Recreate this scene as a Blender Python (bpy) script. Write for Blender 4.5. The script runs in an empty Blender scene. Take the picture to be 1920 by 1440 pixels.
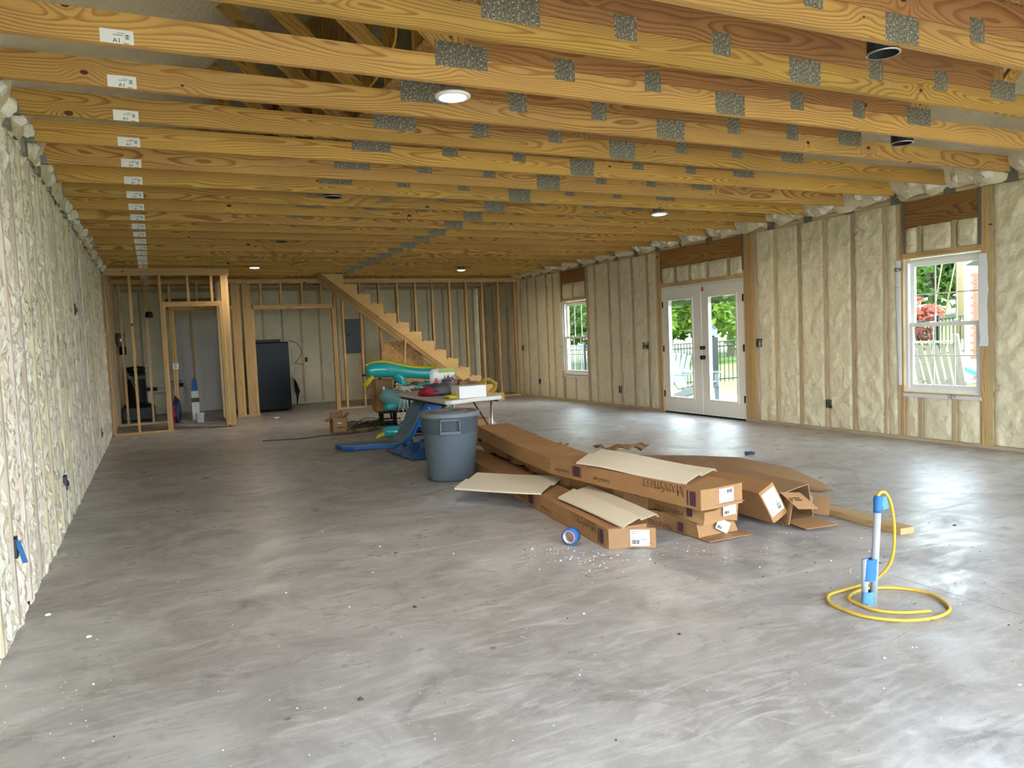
import bpy, bmesh, math, random
from mathutils import Vector, Matrix, noise
random.seed(7)
scene = bpy.context.scene
COL = scene.collection

# ------------------------------------------------------------ camera
CAMZ = 1.2938
def look(yaw, pitch, roll):
    f = Vector((math.sin(yaw)*math.cos(pitch), math.cos(yaw)*math.cos(pitch), math.sin(pitch)))
    r = Vector((math.cos(yaw), -math.sin(yaw), 0)); d = f.cross(r)
    c, s = math.cos(roll), math.sin(roll)
    r2 = c*r + s*d; d2 = -s*r + c*d
    return Matrix((r2, -d2, -f)).transposed()
cam = bpy.data.cameras.new('camera'); cam_ob = bpy.data.objects.new('camera', cam); COL.objects.link(cam_ob)
cam.sensor_width = 36.0; cam.lens = 36.0*1404.65/1920.0; cam.clip_start = 0.05; cam.clip_end = 300
cam_ob.matrix_world = Matrix.Translation((0, 0, CAMZ)) @ look(0.4444, -0.0613, 0.0417).to_4x4()
scene.camera = cam_ob

# ------------------------------------------------------------ world, sun, exposure
world = bpy.data.worlds.new('world'); scene.world = world; world.use_nodes = True
bg = world.node_tree.nodes['Background']
bg.inputs[0].default_value = (0.75, 0.87, 1.0, 1); bg.inputs[1].default_value = 7.6
sun = bpy.data.lights.new('sun', 'SUN'); sun.energy = 3.4; sun.angle = 0.01; sun.color = (1, 0.95, 0.86)
sun_ob = bpy.data.objects.new('sun', sun); COL.objects.link(sun_ob)
sun_ob.rotation_euler = Vector((0.22, -0.72, -1.0)).to_track_quat('-Z', 'Y').to_euler()
LAMP_POWER = 10.5
vs = scene.view_settings
vs.view_transform = 'Standard'; vs.look = 'None'; vs.gamma = 1.0; vs.exposure = 1.1; vs.use_curve_mapping = False
cy = scene.cycles
cy.use_denoising = True; cy.max_bounces = 8; cy.diffuse_bounces = 4; cy.use_adaptive_sampling = True; cy.adaptive_threshold = 0.04; cy.glossy_bounces = 3
cy.transparent_max_bounces = 16; cy.transmission_bounces = 4; cy.sample_clamp_indirect = 6.0; cy.caustics_reflective = False; cy.caustics_refractive = False

# ------------------------------------------------------------ dimensions
XL, XR = -0.65, 7.406          # inner faces of the side walls
ZB = 2.655                     # underside of the trusses
Y1, SP = 3.7733, 0.6096        # first tagged truss and spacing
YF, YB = -0.7, 17.4            # front wall, back wall
XC = 3.378

# ------------------------------------------------------------ helpers
def lin(c):
    if isinstance(c, str):
        c = tuple(int(c[i:i+2], 16)/255 for i in (0, 2, 4))
    return tuple((v/12.92 if v <= 0.04045 else ((v+0.055)/1.055)**2.4) for v in c)
class G:
    """collects geometry"""
    def __init__(s): s.v = []; s.f = []
    def add(s, vs_, fs_):
        n = len(s.v); s.v += [tuple(v) for v in vs_]; s.f += [tuple(i+n for i in f) for f in fs_]; return s
    def box(s, x0, y0, z0, x1, y1, z1):
        return s.add([(x0,y0,z0),(x1,y0,z0),(x1,y1,z0),(x0,y1,z0),(x0,y0,z1),(x1,y0,z1),(x1,y1,z1),(x0,y1,z1)],
                     [(0,3,2,1),(4,5,6,7),(0,1,5,4),(1,2,6,5),(2,3,7,6),(3,0,4,7)])
    def bar(s, a, b, w, t, up=(0,0,1)):
        a, b = Vector(a), Vector(b); x = (b-a).normalized(); up = Vector(up)
        if abs(x.dot(up)) > .98: up = Vector((0,1,0)) if abs(x.y) < .9 else Vector((1,0,0))
        y = up.cross(x).normalized(); z = x.cross(y)
        P = []
        for p in (a, b):
            for sy, sz in ((-1,-1),(1,-1),(1,1),(-1,1)): P.append(p + y*sy*t/2 + z*sz*w/2)
        return s.add(P, [(3,2,1,0),(4,5,6,7),(0,1,5,4),(1,2,6,5),(2,3,7,6),(3,0,4,7)])
    def prism(s, poly, vec):
        n = len(poly); vec = Vector(vec); poly = [Vector(p) for p in poly]
        return s.add(poly + [p+vec for p in poly], [tuple(range(n))[::-1], tuple(range(n, 2*n))] + [(i, (i+1) % n, n+(i+1) % n, n+i) for i in range(n)])
    def quad(s, *p): return s.add(p, [tuple(range(len(p)))])
    def grid(s, rows, closed_u=False):
        n = len(s.v); R = len(rows); Cn = len(rows[0])
        s.v += [tuple(p) for r in rows for p in r]
        for i in range(R-1):
            for j in range(Cn if closed_u else Cn-1):
                k = (j+1) % Cn
                s.f.append((n+i*Cn+j, n+i*Cn+k, n+(i+1)*Cn+k, n+(i+1)*Cn+j))
        return s
    def tube(s, path, r, seg=8, caps=True, flat=1.0):
        path = [Vector(p) for p in path]; n = len(path)
        if not hasattr(r, '__len__'): r = [r]*n
        t = [(path[min(i+1, n-1)]-path[max(i-1, 0)]).normalized() for i in range(n)]
        up = Vector((0,0,1)) if abs(t[0].z) < .9 else Vector((0,1,0))
        u = (up - t[0]*up.dot(t[0])).normalized(); rows = []
        for i in range(n):
            u = (u - t[i]*u.dot(t[i])).normalized(); w = t[i].cross(u)
            rows.append([path[i] + (u*math.cos(a)*flat + w*math.sin(a))*r[i] for a in [2*math.pi*k/seg for k in range(seg)]])
        b = len(s.v); s.grid(rows, True)
        if caps:
            s.f.append(tuple(b+k for k in range(seg))[::-1]); s.f.append(tuple(b+(n-1)*seg+k for k in range(seg)))
        return s
    def lathe(s, prof, seg=32, c=(0,0,0)):
        rows = [[(c[0]+r*math.cos(2*math.pi*k/seg), c[1]+r*math.sin(2*math.pi*k/seg), c[2]+z) for k in range(seg)] for r, z in prof]
        return s.grid(rows, True)
    def disc(s, c, r, seg=24, z=0, axis=(0,0,1)):
        ax = Vector(axis).normalized(); u = ax.orthogonal().normalized(); w = ax.cross(u)
        return s.quad(*[Vector(c) + (u*math.cos(2*math.pi*k/seg)+w*math.sin(2*math.pi*k/seg))*r for k in range(seg)])
    def ball(s, c, r, seg=12, rings=8):
        if not hasattr(r, '__len__'): r = (r, r, r)
        rows = []
        for i in range(rings+1):
            th = math.pi*(i/rings)*0.998+.001
            rows.append([(c[0]+r[0]*math.sin(th)*math.cos(2*math.pi*k/seg), c[1]+r[1]*math.sin(th)*math.sin(2*math.pi*k/seg), c[2]-r[2]*math.cos(th)) for k in range(seg)])
        return s.grid(rows, True)
    def mesh(s, name, smooth=False):
        me = bpy.data.meshes.new(name); me.from_pydata(s.v, [], s.f); me.validate(); me.update()
        if smooth:
            for p in me.polygons: p.use_smooth = True
        return me
def crv(pts, n=8):
    """Catmull-Rom through the points"""
    P = [Vector(p) for p in pts]; out = []
    for i in range(len(P)-1):
        a, b, c, d = P[max(i-1, 0)], P[i], P[i+1], P[min(i+2, len(P)-1)]
        for k in range(n):
            t = k/n
            out.append(0.5*((2*b) + (c-a)*t + (2*a-5*b+4*c-d)*t*t + (3*b-a-3*c+d)*t**3))
    out.append(P[-1]); return out
def link(name, data, parent=None, loc=None, mat=None):
    o = bpy.data.objects.new(name, data); COL.objects.link(o)
    if parent is not None: o.parent = parent
    if loc is not None: o.location = loc
    if mat is not None and data is not None and not data.materials: data.materials.append(mat)
    return o
def part(name, g, mat, parent=None, smooth=False, loc=None, bevel=0, world=False):
    me = g.mesh(name, smooth) if isinstance(g, G) else g
    if world and parent is not None:
        p = parent; off = Vector()
        while p is not None: off += p.location; p = p.parent
        me.transform(Matrix.Translation(-off))
    o = link(name, me, parent, loc, mat)
    if bevel:
        m = o.modifiers.new('bevel', 'BEVEL'); m.width = bevel; m.segments = 2; m.limit_method = 'ANGLE'
    return o
def tag(o, label, cat, group=None):
    o['label'] = label; o['category'] = cat
    if group: o['group'] = group
    return o
def thing(name, label, cat, loc=(0,0,0), group=None, rz=0):
    o = link(name, None, None, loc); o.rotation_euler.z = rz; o.empty_display_size = .05
    return tag(o, label, cat, group)
def struct(name, g=None, mat=None, smooth=False, loc=None):
    o = part(name, g, mat, None, smooth, loc) if g is not None else link(name, None, None, loc)
    o['kind'] = 'structure'; return o
BC = {}
def board(name, a, b, w, t, mat, parent=None, up=(0,0,1)):
    """timber with its length on local X, width w on local Z, thickness t on local Y; alike pieces share a mesh"""
    a, b = Vector(a), Vector(b); L = (b-a).length; x = (b-a).normalized(); up = Vector(up)
    y = up.cross(x).normalized(); z = x.cross(y)
    key = (round(L, 3), round(w, 4), round(t, 4), mat.name)
    if key not in BC:
        g = G().box(-L/2, -t/2, -w/2, L/2, t/2, w/2); BC[key] = g.mesh(name); BC[key].materials.append(mat)
    o = link(name, BC[key], parent)
    o.matrix_local = Matrix.Translation((a+b)/2) @ Matrix((x, y, z)).transposed().to_4x4()
    return o
def copy_tree(o, parent=None):
    c = o.copy(); COL.objects.link(c); c.parent = parent
    for ch in list(o.children): copy_tree(ch, c)
    return c

# ------------------------------------------------------------ materials
class N:
    def __init__(s, name):
        s.m = bpy.data.materials.new(name); s.m.use_nodes = True; s.t = s.m.node_tree
        s.b = s.t.nodes['Principled BSDF']; s.out = s.t.nodes['Material Output']
    def n(s, typ, ins=None, **kw):
        nd = s.t.nodes.new(typ)
        for k, v in kw.items(): setattr(nd, k, v)
        for k, v in (ins or {}).items():
            if isinstance(v, bpy.types.NodeSocket): s.t.links.new(v, nd.inputs[k])
            else: nd.inputs[k].default_value = v
        return nd
    def math(s, op, a, b=0.0, c=None):
        ins = {0: a, 1: b}
        if c is not None: ins[2] = c
        return s.n('ShaderNodeMath', ins, operation=op).outputs[0]
    def vm(s, op, a, b=(0,0,0)):
        return s.n('ShaderNodeVectorMath', {0: a, 1: b}, operation=op).outputs[0]
    def noise(s, vec, scale, detail=4, rough=.55, dist=0):
        return s.n('ShaderNodeTexNoise', {'Vector': vec, 'Scale': scale, 'Detail': detail, 'Roughness': rough, 'Distortion': dist})
    def mix(s, f, a, b, blend='MIX'):
        nd = s.n('ShaderNodeMix', data_type='RGBA', blend_type=blend)
        for i, v in ((0, f), (6, a), (7, b)):
            if isinstance(v, bpy.types.NodeSocket): s.t.links.new(v, nd.inputs[i])
            else: nd.inputs[i].default_value = v if i == 0 else (tuple(v)+(1,) if len(v) == 3 else v)
        return nd.outputs[2]
    def ramp(s, f, stops):
        nd = s.n('ShaderNodeValToRGB', {0: f}); e = nd.color_ramp.elements
        while len(e) < len(stops): e.new(.5)
        for el, (p, c) in zip(e, stops):
            el.position = p; el.color = (tuple(c)+(1,)) if hasattr(c, '__len__') else (c, c, c, 1)
        return nd.outputs[0]
    def rng(s, f, a, b, c=0.0, d=1.0, smooth=False):
        nd = s.n('ShaderNodeMapRange', {0: f, 1: a, 2: b, 3: c, 4: d})
        if smooth: nd.interpolation_type = 'SMOOTHSTEP'
        return nd.outputs[0]
    def set(s, **kw):
        for k, v in kw.items():
            k = k.replace('_', ' ')
            if isinstance(v, bpy.types.NodeSocket): s.t.links.new(v, s.b.inputs[k])
            else: s.b.inputs[k].default_value = (tuple(v)+(1,)) if hasattr(v, '__len__') and len(v) == 3 else v
        return s
    def bump(s, h, strength=.3, dist=.01):
        s.t.links.new(s.n('ShaderNodeBump', {'Height': h, 'Strength': strength, 'Distance': dist}).outputs[0], s.b.inputs['Normal']); return s
    def obj(s): return s.n('ShaderNodeTexCoord').outputs['Object']
    def pos(s): return s.n('ShaderNodeNewGeometry').outputs['Position']
def plain(name, c, rough=.6, metal=0, var=.10, scale=9, spec=.4, bump=0):
    m = N(name); c = lin(c)
    nz = m.noise(m.obj(), scale).outputs[0]
    col = m.mix(nz, tuple(v*(1-var) for v in c), tuple(min(1, v*(1+var)) for v in c))
    m.set(Base_Color=col, Roughness=rough, Metallic=metal); m.b.inputs['Specular IOR Level'].default_value = spec
    if bump: m.bump(m.noise(m.obj(), scale*6).outputs[0], bump, .004)
    return m.m
def wood(name, pale, dark, knot=(.045,.016,.006), rings=62., fx=.10, pith=.09, rough=.62, kscale=2.6, tint=.22, kmax=.042):
    m = N(name); o = m.obj(); rnd = m.n('ShaderNodeObjectInfo').outputs['Random']
    wn = m.n('ShaderNodeTexWhiteNoise', {'W': m.math('MULTIPLY', rnd, 913.7)}, noise_dimensions='1D').outputs['Color']
    sep = m.n('ShaderNodeSeparateXYZ', {0: wn})
    xyz = m.n('ShaderNodeSeparateXYZ', {0: o})
    offx = m.math('MULTIPLY', sep.outputs[0], 40.)
    x = m.math('ADD', xyz.outputs[0], offx)
    # knots (2D, across the wide face)
    kv = m.n('ShaderNodeCombineXYZ', {0: m.math('MULTIPLY', x, kscale*.62), 1: m.math('MULTIPLY', m.math('ADD', xyz.outputs[2], m.math('MULTIPLY', sep.outputs[1], 9.)), kscale), 2: 0.})
    kn = m.n('ShaderNodeTexVoronoi', {'Vector': kv.outputs[0], 'Scale': 1.0}, voronoi_dimensions='2D')
    kd = kn.outputs['Distance']; ks = m.n('ShaderNodeSeparateXYZ', {0: kn.outputs['Color']}).outputs[0]
    krad = m.rng(ks, .25, 1.0, 0.0, kmax)
    kmask = m.math('LESS_THAN', kd, krad)
    # warped distance from the pith
    nv = m.n('ShaderNodeCombineXYZ', {0: m.math('MULTIPLY', x, fx*7), 1: m.math('MULTIPLY', xyz.outputs[1], 3.), 2: m.math('MULTIPLY', xyz.outputs[2], 3.)}).outputs[0]
    nz = m.noise(nv, 1.0, 2, .5).outputs['Color']
    nx = m.n('ShaderNodeSeparateXYZ', {0: nz})
    py = m.math('ADD', m.math('ADD', xyz.outputs[1], m.rng(sep.outputs[2], 0, 1, pith*.35, pith*1.25)), m.math('MULTIPLY', m.math('SUBTRACT', nx.outputs[0], .5), .20))
    pz = m.math('ADD', m.math('ADD', xyz.outputs[2], m.rng(sep.outputs[1], 0, 1, -.06, .06)), m.math('MULTIPLY', m.math('SUBTRACT', nx.outputs[1], .5), .26))
    r = m.math('SQRT', m.math('ADD', m.math('MULTIPLY', py, py), m.math('MULTIPLY', pz, pz)))
    warp = m.math('MULTIPLY', m.rng(kd, 0, .22, 1, 0, True), m.math('MULTIPLY', krad, 1.1))
    r = m.math('ADD', r, warp)
    fine = m.noise(m.vm('MULTIPLY', m.n('ShaderNodeCombineXYZ', {0: x, 1: xyz.outputs[1], 2: xyz.outputs[2]}).outputs[0], (3., 160., 160.)), 1.0, 3, .6).outputs[0]
    ph = m.math('FRACT', m.math('ADD', m.math('MULTIPLY', r, rings), m.math('MULTIPLY', fine, .18)))
    g = m.ramp(ph, [(0, .15), (.12, 0.), (.5, .12), (.82, .95), (.95, 1.), (1, .2)])
    amp = m.rng(m.noise(nv, .6, 1).outputs[0], .3, .7, .45, .95)
    fac = m.math('MULTIPLY', g, amp)
    col = m.mix(fac, pale, dark)
    col = m.mix(m.rng(fine, .3, .75, 0, .22), col, tuple(v*.7 for v in dark))
    # board to board difference and slow streaks
    sh = m.rng(sep.outputs[0], 0, 1, 1-tint, 1+tint*.4)
    st = m.rng(m.noise(nv, 1.6, 2).outputs[0], .3, .7, .86, 1.08)
    col = m.mix(1.0, col, m.n('ShaderNodeCombineXYZ', {0: m.math('MULTIPLY', sh, st), 1: m.math('MULTIPLY', sh, m.math('MULTIPLY', st, m.rng(sep.outputs[1], 0, 1, .965, 1.03))), 2: m.math('MULTIPLY', sh, m.rng(sep.outputs[2], 0, 1, .8, 1.05))}).outputs[0], 'MULTIPLY')
    kcol = m.mix(m.math('FRACT', m.math('MULTIPLY', kd, 90.)), knot, tuple(v*3.2 for v in knot))
    col = m.mix(kmask, col, kcol)
    m.set(Base_Color=col, Roughness=rough); m.b.inputs['Specular IOR Level'].default_value = .3
    return m.m
M = {}
M['truss'] = wood('pine_truss', (.69,.42,.118), (.31,.125,.022), rings=88.)
M['truss_red'] = wood('pine_reddish', (.48,.25,.085), (.22,.08,.024), rings=80., tint=.3)
M['stud'] = wood('pine_stud', (.66,.43,.19), (.47,.27,.095), rings=48., tint=.2)
M['header'] = wood('pine_header', (.42,.21,.075), (.24,.10,.03), tint=.2)
M['wallstud'] = wood('pine_wall_stud', (.64,.50,.32), (.55,.41,.245), rings=48., kmax=.012)
M['duststud'] = wood('foam_dusted_stud', (.68,.60,.46), (.58,.48,.33), rings=48., kmax=0.)
M['plank'] = wood('pine_plank', (.62,.42,.23), (.48,.29,.13))

def foam_mat(name, c, glob=26., bd=.05):
    m = N(name); p = m.pos()
    a = m.noise(p, glob, 3, .6, .6).outputs[0]; b = m.noise(p, 2.3, 3).outputs[0]
    vo = m.n('ShaderNodeTexVoronoi', {'Vector': m.vm('ADD', p, m.vm('MULTIPLY', m.noise(p, 9, 1).outputs['Color'], (.05,.05,.05))), 'Scale': glob*1.1}, feature='F1')
    c = lin(c)
    col = m.mix(m.rng(b, .3, .7), tuple(v*.9 for v in c), tuple(min(.95, v*1.06) for v in c))
    col = m.mix(m.rng(a, .45, .75, 0, .55), col, (min(.95, c[0]*1.08), c[1]*1.0, c[2]*.78))
    col = m.mix(m.rng(m.noise(p, 5.5, 5, .7).outputs[0], .60, .78, 0, .4), col, (c[0]*.86, c[1]*.70, c[2]*.52))
    m.set(Base_Color=col, Roughness=.75); m.b.inputs['Specular IOR Level'].default_value = .25
    m.bump(m.math('ADD', a, m.math('MULTIPLY', vo.outputs['Distance'], .8)), .9, bd)
    return m.m
M['foam'] = foam_mat('spray_foam', 'e4d9b8', 15., .009)
M['foam_left'] = foam_mat('spray_foam_left', 'f3ecda', 13., .032)  # same cream foam made whiter: cool daylight on the left wall put into the colour
M['foam_roof'] = foam_mat('spray_foam_roof', 'ddd2b2', 14., .015)

def concrete():
    m = N('concrete'); p = m.pos()
    big = m.noise(p, .55, 3, .6, .8).outputs[0]; mid = m.noise(p, 2.1, 4, .65, 1.2).outputs[0]
    st = m.noise(m.vm('MULTIPLY', p, (1.0, 4.2, 1)), 2.6, 5, .7, 1.6).outputs[0]
    sp = m.noise(p, 60, 3, .7).outputs[0]
    col = m.mix(m.rng(big, .3, .7), lin('958e87'), lin('bcbcbd'))
    col = m.mix(m.rng(mid, .38, .66, 0, .75), col, lin('827d79'))
    col = m.mix(m.rng(st, .48, .72, 0, .55), col, lin('d0cec9'))
    col = m.mix(m.rng(m.noise(p, 1.3, 6, .75, 2.).outputs[0], .56, .72, 0, .6), col, lin('57524f'))
    col = m.mix(m.rng(m.noise(p, 3.7, 6, .75, 1.).outputs[0], .64, .74, 0, .55), col, lin('dcd9d2'))
    vo = m.n('ShaderNodeTexVoronoi', {'Vector': p, 'Scale': 2.2})
    spot = m.math('LESS_THAN', vo.outputs['Distance'], m.math('MULTIPLY', m.n('ShaderNodeSeparateXYZ', {0: vo.outputs['Color']}).outputs[0], .055))
    col = m.mix(m.math('MULTIPLY', spot, .55), col, lin('45403c'))
    col = m.mix(m.rng(sp, .3, .8, 0, .18), col, lin('6d6966'))
    rough = m.rng(m.math('ADD', m.math('MULTIPLY', mid, .5), m.math('MULTIPLY', st, .5)), .35, .65, .22, .55)
    m.set(Base_Color=col, Roughness=rough); m.b.inputs['Specular IOR Level'].default_value = .55
    m.bump(m.noise(m.vm('MULTIPLY', p, (1.0, 4.2, 1)), 2.6, 3, .7, 1.6).outputs[0], .22, .004)
    return m.m
M['concrete'] = concrete()
M['groove'] = plain('joint_dust', 'a39f99', .9)
M['patio'] = plain('patio_concrete', '9d9991', .8, scale=2)
def galv():
    m = N('galvanised'); o = m.obj()
    n = m.noise(o, 60, 2).outputs[0]
    m.set(Base_Color=m.mix(n, lin('70706a'), lin('a4a49c')), Metallic=.75, Roughness=.48); return m.m
M['galv'] = galv()
def nailplate():
    m = N('nail_plate'); xyz = m.n('ShaderNodeSeparateXYZ', {0: m.obj()})
    n = m.noise(m.obj(), 90, 2).outputs[0]
    sx = m.math('ABSOLUTE', m.math('SUBTRACT', m.math('FRACT', m.math('MULTIPLY', xyz.outputs[0], 40.)), .5))
    sz = m.math('FRACT', m.math('ADD', m.math('MULTIPLY', xyz.outputs[2], 105.), m.math('MULTIPLY', m.math('FLOOR', m.math('MULTIPLY', xyz.outputs[0], 80.)), .5)))
    slot = m.math('MULTIPLY', m.math('LESS_THAN', sx, .24), m.math('GREATER_THAN', sz, .52))
    base = m.mix(n, lin('757260'), lin('8f8b78'))
    col = m.mix(slot, base, m.mix(m.math('GREATER_THAN', n, .55), lin('4e4a3a'), lin('e8dfb8')))
    m.set(Base_Color=col, Metallic=.35, Roughness=.55)
    m.bump(slot, .6, .004); return m.m
M['plate'] = nailplate()
M['white_vinyl'] = plain('white_vinyl', 'ece9e2', .42, var=.03)
M['door_white'] = plain('door_paint', 'e9e2d2', .45, var=.03)
M['door_grey'] = plain('door_paint_grey', 'cfc9bd', .5, var=.03)
M['dark_metal'] = plain('oil_rubbed_bronze', '2a231e', .4, .6)
M['black'] = plain('black_plastic', '17181a', .45)
M['black_gloss'] = plain('black_enamel', '060707', .3, spec=.12)
M['rubber'] = plain('rubber', '1a1a1a', .8)
M['steel'] = plain('brushed_steel', 'b9b9b6', .3, .9)
M['paper'] = plain('white_paper', 'f2f0ea', .7, var=.03)
M['ink'] = plain('black_ink', '25242a', .8)
M['ink_grey'] = plain('grey_ink', '8b8b86', .8)
M['bin'] = plain('grey_bin_plastic', '5c666d', .42, var=.05)
M['bin_lid'] = plain('grey_lid_plastic', '74777a', .5, var=.05)
M['bluetape'] = plain('blue_tape', '29649e', .65)
M['bluetape2'] = plain('blue_tape_faded', '4c80a8', .65, var=.3, scale=40)
M['conduit'] = plain('grey_conduit', '969b9f', .45)
M['cable'] = plain('yellow_cable', 'c8a43a', .45, var=.06)
M['cable_dark'] = plain('dark_cable', '33332f', .6)
M['cable_white'] = plain('white_cable', 'cfcabd', .6)
M['bluebox'] = plain('dark_outlet_box', '3a3f46', .5)
M['pvc'] = plain('pvc_white', 'cfcabf', .45)
def carton_mat(name, c):
    m = N(name); o = m.obj(); c = lin(c)
    a = m.noise(o, 3, 5, .6).outputs[0]; b = m.noise(m.vm('MULTIPLY', o, (400, 8, 400)), 1, 2).outputs[0]
    col = m.mix(m.rng(a, .3, .7), tuple(v*.85 for v in c), tuple(v*1.1 for v in c))
    col = m.mix(m.rng(m.noise(o, 14, 5, .7).outputs[0], .6, .8, 0, .4), col, tuple(v*.6 for v in c))
    m.set(Base_Color=col, Roughness=.72); m.b.inputs['Specular IOR Level'].default_value = .25
    m.bump(b, .1, .002); return m.m
M['carton'] = carton_mat('corrugated_card', 'a67d54')
M['carton_in'] = carton_mat('corrugated_card_inside', '9a7654')
M['carton_dusty'] = carton_mat('dusty_card', '967656')
M['purple'] = plain('purple_print', '4e3140', .7, var=.12)
M['brown_print'] = plain('brown_print', '54331f', .7, var=.1)
def siding_mat():
    m = N('vinyl_siding'); o = m.obj()
    b = m.noise(m.vm('MULTIPLY', o, (6, 60, 60)), 1, 4, .6, 1.).outputs[0]
    m.set(Base_Color=m.mix(b, lin('ddd2b9'), lin('e6dcc6')), Roughness=.5); m.bump(b, .15, .002); return m.m
M['siding'] = siding_mat()
M['table_top'] = plain('table_plastic', 'dedbd2', .5, var=.04)
M['teal'] = plain('teal_vinyl', '2fa8a4', .2, var=.05, spec=.6)
M['yellow'] = plain('yellow_vinyl', 'c9b81e', .3, var=.05)
M['blue'] = plain('blue_vinyl', '1a5c9e', .55, var=.1)
M['bluegrey'] = plain('blue_grey_foam', '5f7f95', .6, var=.12)
M['red'] = plain('red_mesh', 'b02740', .6, var=.2, scale=40)
M['green'] = plain('lime_print', '97b83a', .5)
M['pink'] = plain('pink_print', 'd8607a', .5)
M['navy'] = plain('navy_ribbon', '2c3152', .4)
M['greyblue'] = plain('grey_sheeting', '77828c', .35, var=.2)
def clearteal():
    m = N('translucent_teal_vinyl'); m.set(Base_Color=lin('7fb5b0'), Roughness=.15)
    tr = m.n('ShaderNodeBsdfTransparent', {0: (.72,.93,.9,1)})
    mx = m.n('ShaderNodeMixShader', {0: .28, 1: m.b.outputs[0], 2: tr.outputs[0]})
    m.t.links.new(mx.outputs[0], m.out.inputs[0]); return m.m
M['clearteal'] = clearteal()
def glass():
    m = N('pane_glass'); gl = m.n('ShaderNodeBsdfGlossy', {'Color': (1,1,1,1), 'Roughness': .02}); tr = m.n('ShaderNodeBsdfTransparent', {0: (.96,.98,.97,1)})
    fc = m.n('ShaderNodeLayerWeight', {'Blend': .5}).outputs['Facing']; fr = m.n('ShaderNodeMath', {0: m.math('POWER', fc, 5.0), 1: .5, 2: .03}, operation='MULTIPLY_ADD')
    mx = m.n('ShaderNodeMixShader', {0: fr.outputs[0], 1: tr.outputs[0], 2: gl.outputs[0]})
    m.t.links.new(mx.outputs[0], m.out.inputs[0]); return m.m
M['glass'] = glass()
def emit(name, c, s):
    m = N(name); e = m.n('ShaderNodeEmission', {0: tuple(c)+(1,), 1: s}); m.t.links.new(e.outputs[0], m.out.inputs[0]); return m.m
M['lens'] = emit('lit_lens', (1, .93, .82), 22.)
def osb():
    m = N('osb'); o = m.obj()
    v = m.n('ShaderNodeTexVoronoi', {'Vector': m.vm('ADD', m.vm('MULTIPLY', o, (1,1,2.2)), m.vm('SCALE', m.noise(o, 6, 2).outputs['Color'])), 'Scale': 22.})
    col = m.ramp(m.n('ShaderNodeSeparateXYZ', {0: v.outputs['Color']}).outputs[0], [(0, lin('8a5f33')), (.5, lin('b58a52')), (1, lin('cda86c'))])
    m.set(Base_Color=col, Roughness=.75); return m.m
M['osb'] = osb()
M['grey_panel'] = plain('grey_panel_steel', '5f686c', .5, .2)
M['wrap'] = plain('white_house_wrap', 'dcdcd8', .5, var=.04)
M['grass'] = plain('lawn', '566f26', .9, var=.35, scale=3)
def leafm(name, c, var=.35, scale=1.2):
    plain(name, c, .6, var=var, scale=scale); mt = bpy.data.materials[name]; t = mt.node_tree; b = t.nodes['Principled BSDF']
    tr = t.nodes.new('ShaderNodeBsdfTranslucent'); ad = t.nodes.new('ShaderNodeMixShader'); ad.inputs[0].default_value = .45
    t.links.new(b.inputs['Base Color'].links[0].from_socket, tr.inputs[0]); t.links.new(b.outputs[0], ad.inputs[1]); t.links.new(tr.outputs[0], ad.inputs[2]); t.links.new(ad.outputs[0], t.nodes['Material Output'].inputs[0])
    return mt
M['leaf'] = leafm('leaves', '48672a')
M['leaf2'] = leafm('leaves_light', '6c8634')
M['leaf_red'] = leafm('leaves_red', '8d4a3c', .3, 5)
M['bark'] = plain('bark', '6d5f50', .9, var=.3)
M['fence'] = plain('black_fence', '1d2024', .4, .3)
M['chair_grey'] = plain('grey_resin', '5f686e', .6)
M['chair_white'] = plain('white_resin', '737270', .6)
M['kayak'] = plain('blue_hull', '136a9c', .3)
M['hullwhite'] = plain('white_hull', 'a9abab', .3)
M['brick'] = plain('red_brick', '7d5242', .8, var=.2, scale=14)
M['mortar'] = plain('mortar', '98928a', .9)
M['shingle'] = plain('grey_shingle', '707174', .9, var=.2)
M['white_paint'] = plain('white_paint', 'bdbbb6', .5, var=.03)
M['pole'] = plain('weathered_pole', '7c6a4e', .8, var=.2)
M['exterior'] = plain('exterior_siding', 'c9c4b8', .8)

# lettering -------------------------------------------------------------
TC = {}
def text_mesh(s, size):
    k = (s, size)
    if k not in TC:
        cu = bpy.data.curves.new('lettering', 'FONT'); cu.body = s; cu.size = size; cu.align_x = 'LEFT'; cu.resolution_u = 3
        ob = bpy.data.objects.new('tmp', cu); COL.objects.link(ob)
        bpy.context.view_layer.update()
        me = bpy.data.meshes.new_from_object(ob.evaluated_get(bpy.context.evaluated_depsgraph_get()))
        bpy.data.objects.remove(ob); TC[k] = me
    return TC[k]
def frame(o, u, v):
    u = Vector(u).normalized(); v = Vector(v); n = u.cross(v).normalized(); v = n.cross(u)
    return Matrix.Translation(Vector(o)) @ Matrix((u, v, n)).transposed().to_4x4()
def flat(name, me, mat, parent, mtx):
    """a flat print laid on a surface; me is in the local XY plane"""
    if isinstance(me, G): me = me.mesh(name)
    o = link(name, me, parent, None, mat); o.matrix_local = mtx; return o
def rect(x0, y0, x1, y1): return [(x0,y0,0),(x1,y0,0),(x1,y1,0),(x0,y1,0)]
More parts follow.
